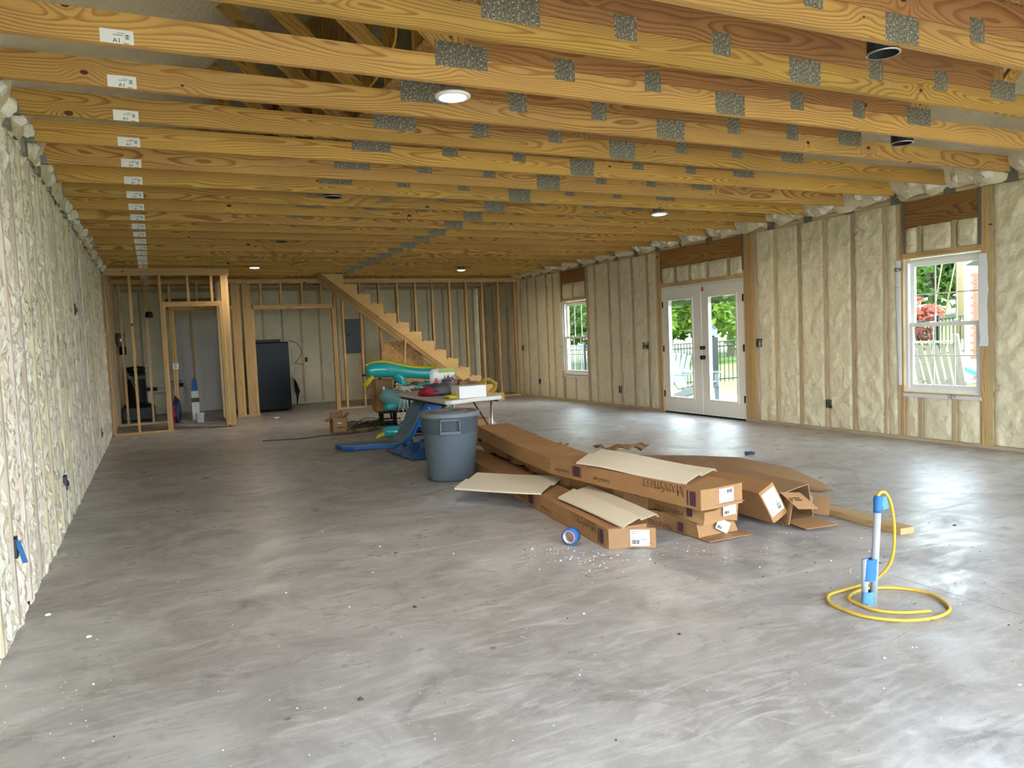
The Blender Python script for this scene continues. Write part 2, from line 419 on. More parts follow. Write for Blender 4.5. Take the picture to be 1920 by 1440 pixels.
def serif(word, h):
    """serif capitals; a leading M or S stands taller"""
    g = G(); x = 0.0
    def st(x0, y0, x1, y1, w, k, ox):
        a, b = Vector((x0, y0, 0)), Vector((x1, y1, 0)); d = (b-a).normalized(); nrm = Vector((-d.y, d.x, 0))*w/2
        g.quad(*[(ox+p.x*k, p.y*k, 0) for p in (a-nrm, b-nrm, b+nrm, a+nrm)])
    def arc(cx, cy_, rx, ry, a0, a1, w, k, ox, n=8):
        P = [(cx+rx*math.cos(math.radians(a0+(a1-a0)*i/n)), cy_+ry*math.sin(math.radians(a0+(a1-a0)*i/n))) for i in range(n+1)]
        for p, q in zip(P, P[1:]): st(p[0], p[1], q[0], q[1], w, k, ox)
    for i, ch in enumerate(word):
        k = h*(1.28 if (i == 0 or ch == 'S') else 1.0); T, t, s = .13, .05, .045
        S = lambda *a: st(*a, k, x)
        if ch == 'M': S(.1,0,.14,1,t); S(.14,1,.5,.02,T); S(.5,.02,.84,1,t); S(.86,1,.9,0,T); S(0,.02,.2,.02,s); S(.78,.02,1.02,.02,s); S(0,.98,.2,.98,s); S(.8,.98,1.,.98,s); w = 1.1
        elif ch == 'A': S(.08,0,.4,1,t); S(.4,1,.72,0,T); S(.2,.35,.58,.35,t); S(0,.02,.18,.02,s); S(.6,.02,.84,.02,s); w = .86
        elif ch == 'I': S(.16,0,.16,1,T); S(.02,.02,.3,.02,s); S(.02,.98,.3,.98,s); w = .4
        elif ch == 'N': S(.12,0,.12,1,t); S(.12,1,.66,0,T); S(.66,0,.66,1,t); S(0,.02,.24,.02,s); S(0,.98,.2,.98,s); S(.56,.98,.78,.98,s); w = .86
        elif ch == 'S': arc(.26,.74,.2,.22,60,270,.09,k,x); arc(.26,.27,.22,.25,90,-120,.11,k,x); w = .6
        elif ch == 'T': S(.32,0,.32,1,T); S(.02,.98,.62,.98,.06); S(.02,.84,.02,1,s); S(.62,.84,.62,1,s); S(.2,.02,.44,.02,s); w = .7
        elif ch == 'R': S(.14,0,.14,1,T); arc(.2,.74,.3,.24,90,-90,.1,k,x); S(.3,.5,.66,.02,T); S(.02,.02,.28,.02,s); S(.02,.98,.26,.98,s); w = .74
        elif ch == 'E': S(.14,0,.14,1,T); S(.02,.98,.54,.98,.05); S(.02,.02,.56,.02,.05); S(.14,.52,.44,.52,.05); S(.54,.82,.54,1,s); S(.56,.02,.56,.2,s); S(.44,.42,.44,.62,s); w = .66
        x += w*k
    return g, x
# ============================================================ FLOOR
fl = struct('floor', G().box(XL-.15, YF-.15, -.20, XR+.15, YB+.15, -.012), M['groove'])
JX, JY, JG = 3.335, 4.41, .0045
for (x0, x1) in ((XL-.15, JX-JG/2), (JX+JG/2, XR+.15)):
    for (y0, y1) in ((YF-.15, JY-JG/2), (JY+JG/2, YB+.15)):
        part('floor_slab', G().box(x0, y0, -.10, x1, y1, 0), M['concrete'], fl)

# ============================================================ FOAM
def nz(p, s): return noise.noise(Vector((p[0]*s, p[1]*s, p[2]*s)))
def foam_bay(o, u, v, n, U, V, res=.035, amp=.012, bulge=.018, parent=None, mat=None, name='foam_bay', fade=.03):
    o, u, v, n = Vector(o), Vector(u), Vector(v), Vector(n)
    nu, nv = max(3, int(U/res)), max(3, int(V/res)); rows = []
    for j in range(nv+1):
        b = V*j/nv; row = []
        for i in range(nu+1):
            a = U*i/nu; p = o + u*a + v*b
            e = min(1, min(a, U-a)/fade)*min(1, (min(b, V-b)+.01)/fade); e = e*(2-e)
            w = Vector((nz(p, 5), nz(p+Vector((9,3,1)), 5), nz(p+Vector((2,7,5)), 5)))*.06
            h = bulge*e + amp*(nz(p+w, 9)*.9 + (abs(nz(p+w*1.5, 21))-.25)*1.1)*(.35+.65*e)
            row.append(p + n*h)
        rows.append(row)
    return part(name, G().grid(rows), mat or M['foam'], parent, True)

# ============================================================ LEFT WALL
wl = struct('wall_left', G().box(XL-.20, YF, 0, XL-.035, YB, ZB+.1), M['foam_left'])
SS = .4064
k = 0; y = YF
lst = []
while y < 13.36: lst.append(y); y += SS
lst.append(13.38)
for a, b in zip(lst, lst[1:]):
    if b < .5: continue
    board('stud', (XL-.065, a, .03), (XL-.065, a, 2.57), .13, .034, M['duststud'], wl, up=(1,0,0))
    res = .02 if b < 6.5 else .033
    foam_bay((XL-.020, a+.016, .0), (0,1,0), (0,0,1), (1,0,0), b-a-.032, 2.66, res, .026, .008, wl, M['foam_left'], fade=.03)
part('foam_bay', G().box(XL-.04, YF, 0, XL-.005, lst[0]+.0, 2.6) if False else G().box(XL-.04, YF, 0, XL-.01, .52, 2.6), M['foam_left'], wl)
board('top_plate', (XL-.115, YF, 2.615), (XL-.09, YB, 2.615), .076, .14, M['wallstud'], wl)
# closet side of the left wall, bare studs
for yy in (13.42, 13.80, 14.2, 14.6, 15.0, 15.4, 15.8, 16.2, 16.6, 17.0, 17.3):
    board('stud', (XL-.02, yy, .03), (XL-.02, yy, 2.57), .10, .038, M['wallstud'], wl, up=(1,0,0))

# ============================================================ RIGHT WALL
OPEN = [(4.70, 5.56, .53, 1.97), (7.985, 9.86, 0, 1.995), (12.17, 13.10, .53, 1.97)]
wr = G(); X0, X1 = XR+.03, XR+.165
ys = [YF] + [q for o_ in OPEN for q in o_[:2]] + [YB]
for i in range(0, len(ys), 2): wr.box(X0, ys[i], -.1, X1, ys[i+1], ZB+.15)
for (a, b, c, d) in OPEN:
    wr.box(X0, a, d, X1, b, ZB+.15)
    wr.box(X0, a, -.1, X1, b, c if c > 0 else -.005)
wr = struct('wall_right', wr, M['foam'])
def rstud(y, z0=.038, z1=2.575, mat=None, w=.038):
    board('stud', (XR+.07, y, z0), (XR+.07, y, z1), .138, w, mat or M['wallstud'], wr, up=(1,0,0))
full = [[-1.4+.41*i for i in range(14)] + [4.19, 4.605], [5.605, 5.78, 6.204, 6.605, 7.006, 7.411, 7.77], [9.975, 10.237, 10.664, 11.069, 11.384, 11.868, 12.125], [13.145, 13.473, 13.748, 14.203, 14.63, 14.947, 15.28, 15.7, 16.1, 16.5, 16.9, 17.3]]
full[0] = [y for y in full[0] if y < 3.9 or y > 4.1]
for seg in full:
    for y in seg: rstud(y)
    for a, b in zip(seg, seg[1:]):
        if b > 2.0 and b-a > .06:
            foam_bay((XR+.022, b-.015, .04), (0,-1,0), (0,0,1), (-1,0,0), b-a-.030, 2.535, .03, .020, .020, wr)
        elif b-a > .06:
            part('foam_bay', G().box(XR+.004, a+.02, .04, XR+.03, b-.02, 2.57), M['foam'], wr)
for y in (4.643, 4.683, 5.575): rstud(y, mat=M['stud'])
for y in (7.81, 7.85, 7.89, 7.93, 7.97): rstud(y, mat=M['stud'])
for y in (9.88, 9.92): rstud(y, mat=M['stud'])
for y in (12.155, 13.115): rstud(y, mat=M['wallstud'])
board('bottom_plate', (XR+.07, YF, .019), (XR+.07, 7.985, .019), .036, .136, M['wallstud'], wr)
board('bottom_plate', (XR+.07, 9.86, .019), (XR+.07, YB, .019), .036, .136, M['wallstud'], wr)
board('top_plate', (XR+.068, YF, 2.596), (XR+.068, YB, 2.596), .036, .14, M['wallstud'], wr)
board('top_plate', (XR+.066, YF, 2.634), (XR+.066, YB, 2.634), .036, .14, M['wallstud'], wr)
for (a, b, c, d), hm, ncr, z0h in zip(OPEN, (M['truss_red'], M['header'], M['header']), ([4.98, 5.36], [8.3, 8.75, 9.15, 9.5], [12.66]), (2.30, 2.30, 2.32)):
    board('header', (XR+.04, a, (z0h+2.575)/2), (XR+.04, b, (z0h+2.575)/2), 2.575-z0h, .07, hm, wr)
    board('head_plate', (XR+.068, a, d+.03), (XR+.068, b, d+.03), .045, .14, M['stud'], wr)
    edges = [a] + ncr + [b]
    for q in ncr: rstud(q, d+.053, z0h)
    for q0, q1 in zip(edges, edges[1:]):
        foam_bay((XR+.02, q1-.024, d+.058), (0,-1,0), (0,0,1), (-1,0,0), q1-q0-.048, z0h-d-.065, .025, .018, .03, wr, fade=.05)
    if c > 0:
        board('sill_plate', (XR+.068, a, c-.02), (XR+.068, b, c-.02), .038, .14, M['stud'], wr)
        for q in ncr: rstud(q, .038, c-.04)
        for q0, q1 in zip(edges, edges[1:]):
            foam_bay((XR+.02, q1-.022, .04), (0,-1,0), (0,0,1), (-1,0,0), q1-q0-.044, c-.085, .03, .012, .016, wr)
    for q in (a+.012, b-.012):
        part('steel_strap', G().box(XR-.003, q-.016, 2.02 if c else 2.1, XR+.003, q+.016, 2.60), M['galv'], wr)

# ============================================================ BACK WALL, FRONT WALL
wb = struct('wall_back', G().box(XL-.2, YB+.03, -.1, XR+.165, YB+.2, 6.2), M['foam'])
bst = [1.42, 1.83, 2.24, 2.65, 3.06, 3.47, 3.88, 4.50, 4.9, 5.3, 5.7, 6.1, 6.5, 6.9, 7.3]
for a in [-.6, -.2, .2, .40, 1.36] + bst: board('stud', (a, YB+.07, .038), (a, YB+.07, 2.57), .14, .038, M['wallstud'], wb, up=(0,1,0))
for a, b in zip(bst, bst[1:]):
    foam_bay((a+.02, YB+.022, .04), (1,0,0), (0,0,1), (0,-1,0), b-a-.04, 2.50, .05, .016, .014, wb)
for a, b in ((-.6, -.2), (-.2, .2)): foam_bay((a+.02, YB+.022, .04), (1,0,0), (0,0,1), (0,-1,0), b-a-.04, 2.50, .06, .014, .014, wb)
board('top_plate', (XL, YB+.07, 2.595), (XR, YB+.07, 2.595), .076, .14, M['wallstud'], wb)
board('header', (.3, YB+.035, 2.30), (1.42, YB+.035, 2.30), .24, .06, M['header'], wb)
fw = G()
fw.box(XL-.2, YF-.15, 0, -.40, YF, 6.2).box(3.15, YF-.15, 0, 3.60, YF, 2.4).box(7.15, YF-.15, 0, XR+.165, YF, 6.2).box(-.40, YF-.15, 2.4, 7.15, YF, 6.2)
struct('wall_front', fw, M['exterior'])

# ============================================================ ROOF
SL, RZ = .75, 2.86
ceil = struct('ceiling')
def roof_side(sx):
    wx = XL if sx > 0 else XR
    prof = [(-.02, 2.62), (.03, 2.665), (.08, 2.71), (.12, 2.80), (.18, 2.90)] if sx < 0 else [(-.06, 2.60), (-.03, 2.66), (-.01, 2.73), (.03, 2.80), (.12, 2.90)]
    d = .30 if sx < 0 else .2
    while d < 4.1: prof.append((d, RZ-.10+d*SL)); d += .11
    rows = []; y = YF
    while y <= YB+.001:
        ph = ((y-Y1-.019)/SP) % 1.0; bay = math.sin(math.pi*ph)
        row = []
        for i, (dd, z) in enumerate(prof):
            heel = max(0, 1-i/6.)
            p = Vector((wx+sx*dd, y, z))
            w = Vector((nz(p, 3), nz(p+Vector((4,4,4)), 3), nz(p, 4)))*.1
            amp = .03+.06*heel
            h = amp*(nz(p+w, 7)+.8*abs(nz(p+w, 15)))
            row.append(p + Vector((sx*(.06*heel*bay+h*.7), 0, -h*.8)))
        rows.append(row if sx < 0 else row[::-1]); y += .085
    part('roof_foam', G().grid(rows), M['foam_roof'], ceil, True)
    o = Vector((wx-sx*.35, YF-.2, RZ+.22-.35*SL)); e = Vector((XC, YF-.2, RZ+.22+(XC-XL)*SL))
    part('roof_deck', G().prism([o, e, e+Vector((0,0,.05)), o+Vector((0,0,.05))], (0, YB-YF+.4, 0)), M['shingle'], ceil)
roof_side(1); roof_side(-1)
for i in range(8):
    y0 = YF + i*2.44
    part('subfloor_panel', G().box(1.50, y0, ZB+.33, 5.25, min(y0+2.435, YB), ZB+.348), M['osb'], ceil)

# ============================================================ TRUSSES
def make_truss():
    t = thing('roof_truss', 'yellow pine roof truss with steel nail plates spanning wall to wall overhead', 'truss', (0, 0, ZB), 'roof trusses overhead')
    yc = .019; th = .038
    board('bottom_chord', (XL-.05, yc, .070), (XR+.05, yc, .070), .138, th, M['truss'], t)
    board('upper_chord', (1.62, yc, .233), (5.136, yc, .233), .182, th, M['truss_red'], t)
    def top(x): return RZ-ZB-.02 + (x-XL)*SL
    for s in (1, -1):
        X = (lambda x: x) if s > 0 else (lambda x: 2*XC-x)
        board('web', (X(1.575), yc, .142), (X(1.575), yc, top(1.575)+.03), .089, th, M['truss'], t, up=(1,0,0))
        board('web', (X(1.50), yc, .185), (X(.52), yc, top(.52)+.02), .089, th, M['truss'], t, up=(0,0,1))
        board('top_chord', (X(XL-.3), yc, top(XL-.3)+.06), (X(3.30), yc, top(3.30)+.06), .138, th, M['truss'], t)
    for (x0, x1, z0, z1) in ((1.43,1.73,.082,.212), (2.145,2.275,.085,.205), (2.76,2.88,.085,.205), (3.30,3.54,.003,.138), (3.94,4.06,.085,.205), (4.53,4.65,.085,.205), (5.095,5.355,.086,.212)):
        part('nail_plate', G().box(x0-(x0+x1)/2, -.0012, -(z1-z0)/2, (x1-x0)/2, 0, (z1-z0)/2), M['plate'], t, loc=((x0+x1)/2, 0, (z0+z1)/2))
    card = part('tag', G().box(-.121, -.0012, .002, .012, 0, .062), M['paper'], t)
    mt = lambda x, z: frame((x, -.0018, z), (1,0,0), (0,0,1))
    flat('lettering', text_mesh('A1', .028), M['ink'], card, mt(-.072, .006))
    for r in (rect(0,0,.028,.003), rect(-.018,-.009,.022,-.0055), rect(.022,-.043,.044,-.039)): flat('printed_line', G().quad(*r), M['ink_grey'], card, mt(-.052, .046))
    lg = G()
    for r in (rect(0,0,.016,.002), rect(0,.017,.016,.019), rect(0,0,.002,.019), rect(.014,0,.016,.019), rect(.006,.001,.010,.018)): lg.quad(*r)
    flat('printed_emblem', lg, M['ink'], card, mt(-.022, .024))
    for xx, s in ((XL+.03, 1), (XR-.03, -1)):
        g = G().box(-.035, -.004, .0, .035, .0, .055).box(-.035, .038, .0, .035, .042, .055).box(-.04, -.004, -.004, .04, .042, .0)
        g.box(-.045 if s > 0 else .015, -.04, -.085, -.015 if s > 0 else .045, .08, .0)
        part('hurricane_tie', g, M['galv'], t, loc=(xx, 0, 0))
    return t
proto = make_truss()
for i in range(-8, 23):
    t = proto if i == -8 else copy_tree(proto)
    t.location = (0, Y1+SP*i, ZB)
    ORD = 'first second third fourth fifth sixth seventh eighth ninth tenth eleventh twelfth thirteenth fourteenth fifteenth sixteenth seventeenth eighteenth nineteenth twentieth twenty-first twenty-second twenty-third twenty-fourth twenty-fifth'.split()
    t['label'] = ('yellow pine roof truss, %s in front of the closet partition' % ORD[15-i]) if i < 16 else ('yellow pine roof truss, %s behind the closet partition' % ORD[i-16])

lr = random.Random(31)
for i in range(-6, 16):
    y = Y1+SP*i
    for q in range(3):
        yy = y+SP*(.3+.25*q)+lr.uniform(-.05,.05); r = lr.uniform(.035,.065)
        g = G().ball((0,0,0), 1., 12, 8); g.v = [tuple(Vector(v)*r*(1+.5*nz(Vector(v)+Vector((i,q,0)),1.4))) for v in g.v]
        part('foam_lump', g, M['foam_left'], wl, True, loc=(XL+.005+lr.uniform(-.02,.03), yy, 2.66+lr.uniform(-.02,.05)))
        r = lr.uniform(.05,.10); yy = y+SP*(.3+.25*q)+lr.uniform(-.05,.05)
        g = G().ball((0,0,0), 1., 12, 8); g.v = [tuple(Vector(v)*r*(1+.5*nz(Vector(v)+Vector((i,q,9)),1.4))) for v in g.v]
        part('foam_lump', g, M['foam_left'], wr, True, loc=(XR-.04+lr.uniform(-.08,.03), yy, 2.71+lr.uniform(-.02,.06)))
# ============================================================ PARTITIONS
def vstud(par, x, y, z0=.038, z1=2.53, n=1, mat=None, depth=.089):
    for i in range(n): board('stud', (x+i*.0385, y, z0), (x+i*.0385, y, z1), depth, .038, mat or M['stud'], par, up=(0,1,0))
PY = 13.40
wp = struct('wall_partition_closet')
for z in (2.55, 2.588, 2.627): board('top_plate', (XL+.02, PY, z), (1.22, PY, z), .0375, .089, M['stud'], wp)
board('bottom_plate', (XL+.02, PY, .019), (.24, PY, .019), .0375, .089, M['stud'], wp)
vstud(wp, XL+.035, PY); vstud(wp, -.27, PY); vstud(wp, .165, PY, n=1); vstud(wp, .204, PY, z1=2.03)
vstud(wp, .165, PY+.10, z1=2.53)
vstud(wp, 1.06, PY, z1=2.03); vstud(wp, 1.10, PY, n=3)
vstud(wp, 1.10, PY+.095, n=2)
for z in (2.05, 2.089): board('header', (.185, PY, z), (1.08, PY, z), .0375, .089, M['stud'], wp)
for x in (.58, .94): vstud(wp, x, PY, 2.11, 2.53)
# side of the closet, running back
ws = struct('wall_partition_side')
board('top_plate', (1.16, PY+.1, 2.57), (1.16, 15.1, 2.57), .076, .089, M['wallstud'], ws)
board('bottom_plate', (1.16, PY+.1, .019), (1.16, 15.1, .019), .0375, .089, M['stud'], ws)
for y in (13.75, 14.15, 14.55, 14.95): board('stud', (1.16, y, .038), (1.16, y, 2.53), .089, .038, M['wallstud'], ws, up=(1,0,0))

QY = 15.15
wi = struct('wall_partition_inner')
for z in (2.56, 2.60): board('top_plate', (XL+.02, QY, z), (XR, QY, z), .0375, .089, M['stud'], wi)
for a, b in ((XL+.02, .35), (1.38, 1.80), (3.28, XR)): board('bottom_plate', (a, QY, .019), (b, QY, .019), .0375, .089, M['stud'], wi)
for x in (XL+.035, -.475, -.065, .33): vstud(wi, x, QY)
vstud(wi, .372, QY, z1=2.05)
for z in (2.07, 2.109): board('header', (.35, QY, z), (1.4, QY, z), .0375, .089, M['stud'], wi)
vstud(wi, .75, QY+1.6, 0., 2.2)
vstud(wi, .80, QY, 2.13, 2.54); vstud(wi, 1.2, QY, 2.13, 2.54)
vstud(wi, 1.41, QY, n=4); vstud(wi, 1.61, QY, n=4); vstud(wi, 1.765, QY, z1=2.05)
for z in (2.065, 2.104): board('header', (1.78, QY, z), (3.30, QY, z), .0375, .089, M['stud'], wi)
for x in (1.93, 2.31, 2.71, 3.08): vstud(wi, x, QY, 2.125, 2.54)
vstud(wi, 3.295, QY, z1=2.05); vstud(wi, 3.335, QY, z1=2.45)
def stair_under(x): return 2.72-.765*(x-2.85)
for x in (3.50, 3.87, 4.26, 4.65): vstud(wi, x, QY+.02, .038, max(.3, stair_under(x)))
for x in (3.87, 4.26, 4.65, 5.04, 5.42, 5.81, 6.19, 6.57, 6.95, 7.36): vstud(wi, x, QY+.02, max(.038, stair_under(x)+.3), 2.54)

# ============================================================ STAIRS
st = thing('staircase', 'unfinished pine staircase with notched stringers and no treads', 'stairs', (0, 14.3, 0))
RUN, RISE, NX, NZ_ = .2515, .1905, 3.60, 2.445
def stringer(y, mat):
    P = [(3.10, 2.645)]
    for k_ in range(-1, 12):
        P.append((NX+RUN*k_, NZ_+RISE*(-k_) if k_ >= 0 else 2.635))
        P.append((NX+RUN*k_, NZ_-RISE*(k_+1)))
    xl = P[-1][0]; zl = P[-1][1]
    P += [(xl+RUN, zl), (xl+RUN, .0), (6.30, .0)]
    P.append((2.93, 2.645))
    pl = [(a, 0, b) for a, b in P]
    g = G().prism(pl, (0, .038, 0))
    return part('stringer', g, mat, st, loc=(0, y-14.3, 0))
for y in (14.30, 14.68, 15.055): stringer(y, M['stud'])
for k_ in range(0, 11):      # cleats left on the notches
    part('cleat', G().box(NX+RUN*(k_-1)+.03, -.004, NZ_-RISE*k_, NX+RUN*(k_-1)+.13, .05, NZ_-RISE*k_+.02), M['stud'], st)
    for y in (.38, .755): part('cleat', G().box(NX+RUN*(k_-1)+.16, y-.004, NZ_-RISE*k_, NX+RUN*k_-.01, y+.04, NZ_-RISE*k_+.02), M['stud'], st)
tag(part('osb_sheet', G().box(4.18, 14.86, 0, 5.05, 14.875, 1.32), M['osb']), 'oriented strand board sheet standing under the staircase', 'board sheet')
pb = board('prop_board', (4.50, 14.26, 1.36), (4.30, 14.05, .012), .06, .03, M['plank'], None, up=(0,1,0)); tag(pb, 'pale narrow board leaning as a prop against the stair stringer', 'board')

# ============================================================ WINDOWS
def window(name, y0, y1, z0, z1):
    w = struct(name); x0 = XR+.035; F = .035
    fr = G().box(x0, y0, z0, x0+.085, y0+F, z1).box(x0, y1-F, z0, x0+.085, y1, z1).box(x0, y0+F, z0, x0+.085, y1-F, z0+F).box(x0, y0+F, z1-F, x0+.085, y1-F, z1)
    part('window_frame', fr, M['white_vinyl'], w)
    part('window_sill', G().box(x0-.025, y0, z0-.022, x0, y1, z0+.004), M['white_vinyl'], w)
    zm = z0+(z1-z0)*.507
    for nm, xs, a, b in (('lower_sash', x0+.012, z0+F, zm+.02), ('upper_sash', x0+.048, zm-.02, z1-F)):
        S = .042; c, d = y0+F, y1-F
        s = part(nm, G().box(xs, c, a, xs+.03, c+S, b).box(xs, d-S, a, xs+.03, d, b).box(xs, c+S, a, xs+.03, d-S, a+S).box(xs, c+S, b-S, xs+.03, d-S, b), M['white_vinyl'], w)
        part('pane', G().box(xs+.013, c+S, a+S, xs+.016, d-S, b-S), M['glass'], s)
        for q in (1, 2):
            ym = c+S+(d-c-2*S)*q/3; part('muntin', G().box(xs+.007, ym-.007, a+S, xs+.012, ym+.007, b-S), M['white_vinyl'], s)
        zc = (a+b)/2; part('muntin', G().box(xs+.006, c+S, zc-.007, xs+.011, d-S, zc+.007), M['white_vinyl'], s)
    for q in (.3, .7):
        ym = y0+(y1-y0)*q; part('sash_lock', G().box(x0+.002, ym-.03, zm+.02, x0+.03, ym+.03, zm+.032), M['white_vinyl'], w)
    return w
w1 = window('window_1', 4.705, 5.555, .535, 1.955)
w2 = window('window_2', 12.175, 13.095, .535, 1.955)
def wrap(win, y1, red):
    rows = []
    for j in range(15):
        t = j/14; z = .60+1.36*t
        rows.append([(XR-.004-.01*abs(nz((y1, z, 1), 4)), y1+.085-.03*(1-t)**2+.006*nz((z, 3, 1), 6), z), (XR-.006, y1+.03, z), (XR+.03, y1-.004, z)])
    f = part('house_wrap_flap', G().grid(rows), M['wrap'], win, True)
    return f
f1 = wrap(w1, 5.555, True)
flat('lettering', text_mesh('ev', .10), M['ink'], f1, frame((XR-.018, 5.645, 1.84), (0,-1,0), (0,0,1)))
flat('lettering', text_mesh('IN TH', .022), M['red'], f1, frame((XR-.018, 5.645, 1.66), (0,-1,0), (0,0,1)))
f2 = wrap(w2, 13.095, True)
flat('lettering', text_mesh('T', .10), M['red'], f2, frame((XR-.018, 13.17, 1.02), (0,-1,0), (0,0,1)))
sf = part('house_wrap_sill', G().box(XR-.006, 4.70, .475, XR+.03, 5.56, .512), M['wrap'], w1)
flat('lettering', text_mesh('VEY', .055), M['ink'], sf, frame((XR-.0075, 5.05, .476), (0,-1,0), (0,0,1)))
sf = part('house_wrap_sill', G().box(XR-.006, 12.17, .475, XR+.03, 13.16, .512), M['wrap'], w2)
flat('lettering', text_mesh('AI', .075), M['ink'], sf, frame((XR-.0075, 13.17, .462), (0,-1,0), (0,0,1)))
part('house_wrap_tail', G().grid([[(XR-.012, 4.715+.03*nz((z,1,1),5), z), (XR-.006, 4.68, z), (XR+.002, 4.63+.02*nz((z,5,1),6), z)] for z in [1.02+.07*i for i in range(14)]]), M['wrap'], w1, True)

# ============================================================ FRENCH DOOR
dr = struct('door_1'); xd = XR+.012
part('door_frame', G().box(xd, 7.985, 0, xd+.12, 8.012, 1.995).box(xd, 9.833, 0, xd+.12, 9.86, 1.995).box(xd, 8.012, 1.968, xd+.12, 9.833, 1.995), M['door_white'], dr)
part('threshold', G().box(xd-.01, 8.012, 0, xd+.13, 9.833, .022), M['dark_metal'], dr)
for (a, b, g0, g1, hs) in ((8.915, 9.83, 9.125, 9.675, 1), (8.015, 8.905, 8.17, 8.735, -1)):
    z0, z1, h0, h1 = .03, 1.965, .26, 1.775
    lf = part('door_leaf', G().box(xd, a, z0, xd+.044, g0, z1).box(xd, g1, z0, xd+.044, b, z1).box(xd, g0, z0, xd+.044, g1, h0).box(xd, g0, h1, xd+.044, g1, z1), M['door_white'], dr)
    part('glazing_bead', G().box(xd-.012, g0-.03, h0-.03, xd+.002, g0, h1+.03).box(xd-.012, g1, h0-.03, xd+.002, g1+.03, h1+.03).box(xd-.012, g0, h0-.03, xd+.002, g1, h0).box(xd-.012, g0, h1, xd+.002, g1, h1+.03), M['door_white'], lf)
    part('pane', G().box(xd+.02, g0, h0, xd+.024, g1, h1), M['glass'], lf)
    bl = G()
    for i in range(7): bl.box(xd+.008, g0+.005, h1-.018-.012*i, xd+.019, g1-.005, h1-.010-.012*i)
    part('raised_blind', bl, M['bin'], lf)
    yh = b-.004 if hs > 0 else a-.004
    for z in (.30, 1.02, 1.72): part('hinge', G().box(xd-.008, yh-.002, z-.05, xd+.002, yh+.022, z+.05), M['dark_metal'], lf)
lk = dr
for z, r in ((.885, .034), (1.03, .03)):
    o_ = part('door_knob' if z < 1 else 'deadbolt', G().lathe([(.0, .0), (r, 0), (r, .012), (.014, .016), (.014, .035), (r*.95, .042), (r, .058), (r*.6, .068), (0, .07)], 20), M['dark_metal'], lk, True, loc=(xd, 8.86, z))
    o_.rotation_euler = (0, -math.pi/2, 0)
part('sticker', G().box(xd-.001, 8.84, 1.87, xd, 8.90, 1.93), M['pink'], dr)

# six panel door in the back wall
db = struct('door_2'); yd = YB-.03
d6 = part('door_leaf', G().box(.47, yd, .01, 1.27, yd+.04, 1.97), M['door_grey'], db)
for (a, b, c, d) in ((.56,.83,.16,.78), (.91,1.18,.16,.78), (.56,.83,.93,1.55), (.91,1.18,.93,1.55), (.56,.83,1.66,1.86), (.91,1.18,1.66,1.86)):
    part('door_panel', G().box(a, yd-.004, c, b, yd, d).box(a+.03, yd-.012, c+.03, b-.03, yd-.004, d-.03), M['door_grey'], d6, bevel=.003)
part('door_frame', G().box(.42, yd, 0, .465, yd+.05, 2.01).box(1.275, yd, 0, 1.32, yd+.05, 2.01).box(.465, yd, 1.975, 1.275, yd+.05, 2.01), M['door_grey'], db)
# ============================================================ RECESSED LIGHTS
def can_light(x, y, lit, label, group=None):
    t = thing('recessed_light', label, 'ceiling light', (x, y, ZB-.02 if lit else ZB+.022), group)
    if lit:
        part('trim_ring', G().lathe([(.072, -.004), (.080, -.008), (.098, -.002), (.100, .006), (.094, .012), (.07, .012)], 32), M['white_vinyl'], t, True)
        part('lens', G().lathe([(.0001, -.012), (.04, -.011), (.066, -.007), (.076, .0)], 28), M['lens'], t, True)
        part('housing', G().lathe([(.07, .012), (.07, .06), (.0001, .06)], 20), M['steel'], t, True)
        L = bpy.data.lights.new('lamp', 'AREA'); L.shape = 'DISK'; L.size = .14; L.energy = LAMP_POWER; L.color = (1, .87, .70); L.spread = math.radians(165)
        o = link('lamp', L, t, (0, 0, -.014))
    else:
        part('housing', G().lathe([(.0001, .15), (.078, .15), (.078, -.03), (.074, -.03), (.074, .14), (.0001, .14)], 24), M['black'], t, True)
        part('rim', G().lathe([(.072, -.034), (.082, -.034), (.082, -.026), (.078, -.026)], 24), M['steel'], t, True)
can_light(1.582, 3.93, True, 'lit recessed light under trusses over bare floor beside the siding cartons')
can_light(5.318, 7.07, True, 'lit recessed light in the trusses in front of the french doors')
can_light(1.607, 13.12, True, 'lit recessed light in front of the stud-framed closet opening')
can_light(5.441, 13.48, True, 'lit recessed light in front of the staircase')
for x, y, lb in ((3.418, 2.66, 'open black light can midway between the two side walls'), (5.233, 3.92, 'open black light can in the row leading along the window wall'),
                 (1.573, 6.95, 'open black light can next after the lit one over bare floor'), (1.58, 9.97, 'open black light can between the trash can row and the closet light')):
    can_light(x, y, False, lb, 'empty recessed light cans')
def cable(name, pts, r, mat, label, cat='cable', group=None, n=8, seg=6):
    return tag(part(name, G().tube(crv(pts, n), r, seg), mat, None, True), label, cat, group)
cable('electric_cable', [(4.4,4.05,2.92),(4.9,4.1,2.89),(5.35,4.15,2.92),(6.0,4.3,3.02)], .006, M['cable'], 'yellow electric cable strung over the roof truss ends')
cable('electric_cable', [(5.0,4.65,2.90),(5.35,4.7,2.88),(5.8,4.8,3.0)], .006, M['cable'], 'short yellow electric cable by an open light can')
cable('electric_cable', [(1.25,4.1,3.35),(1.33,4.1,3.0),(1.30,4.6,2.86),(1.32,5.2,2.95),(1.28,5.8,3.3)], .006, M['cable'], 'yellow electric cable looping down between truss webs')

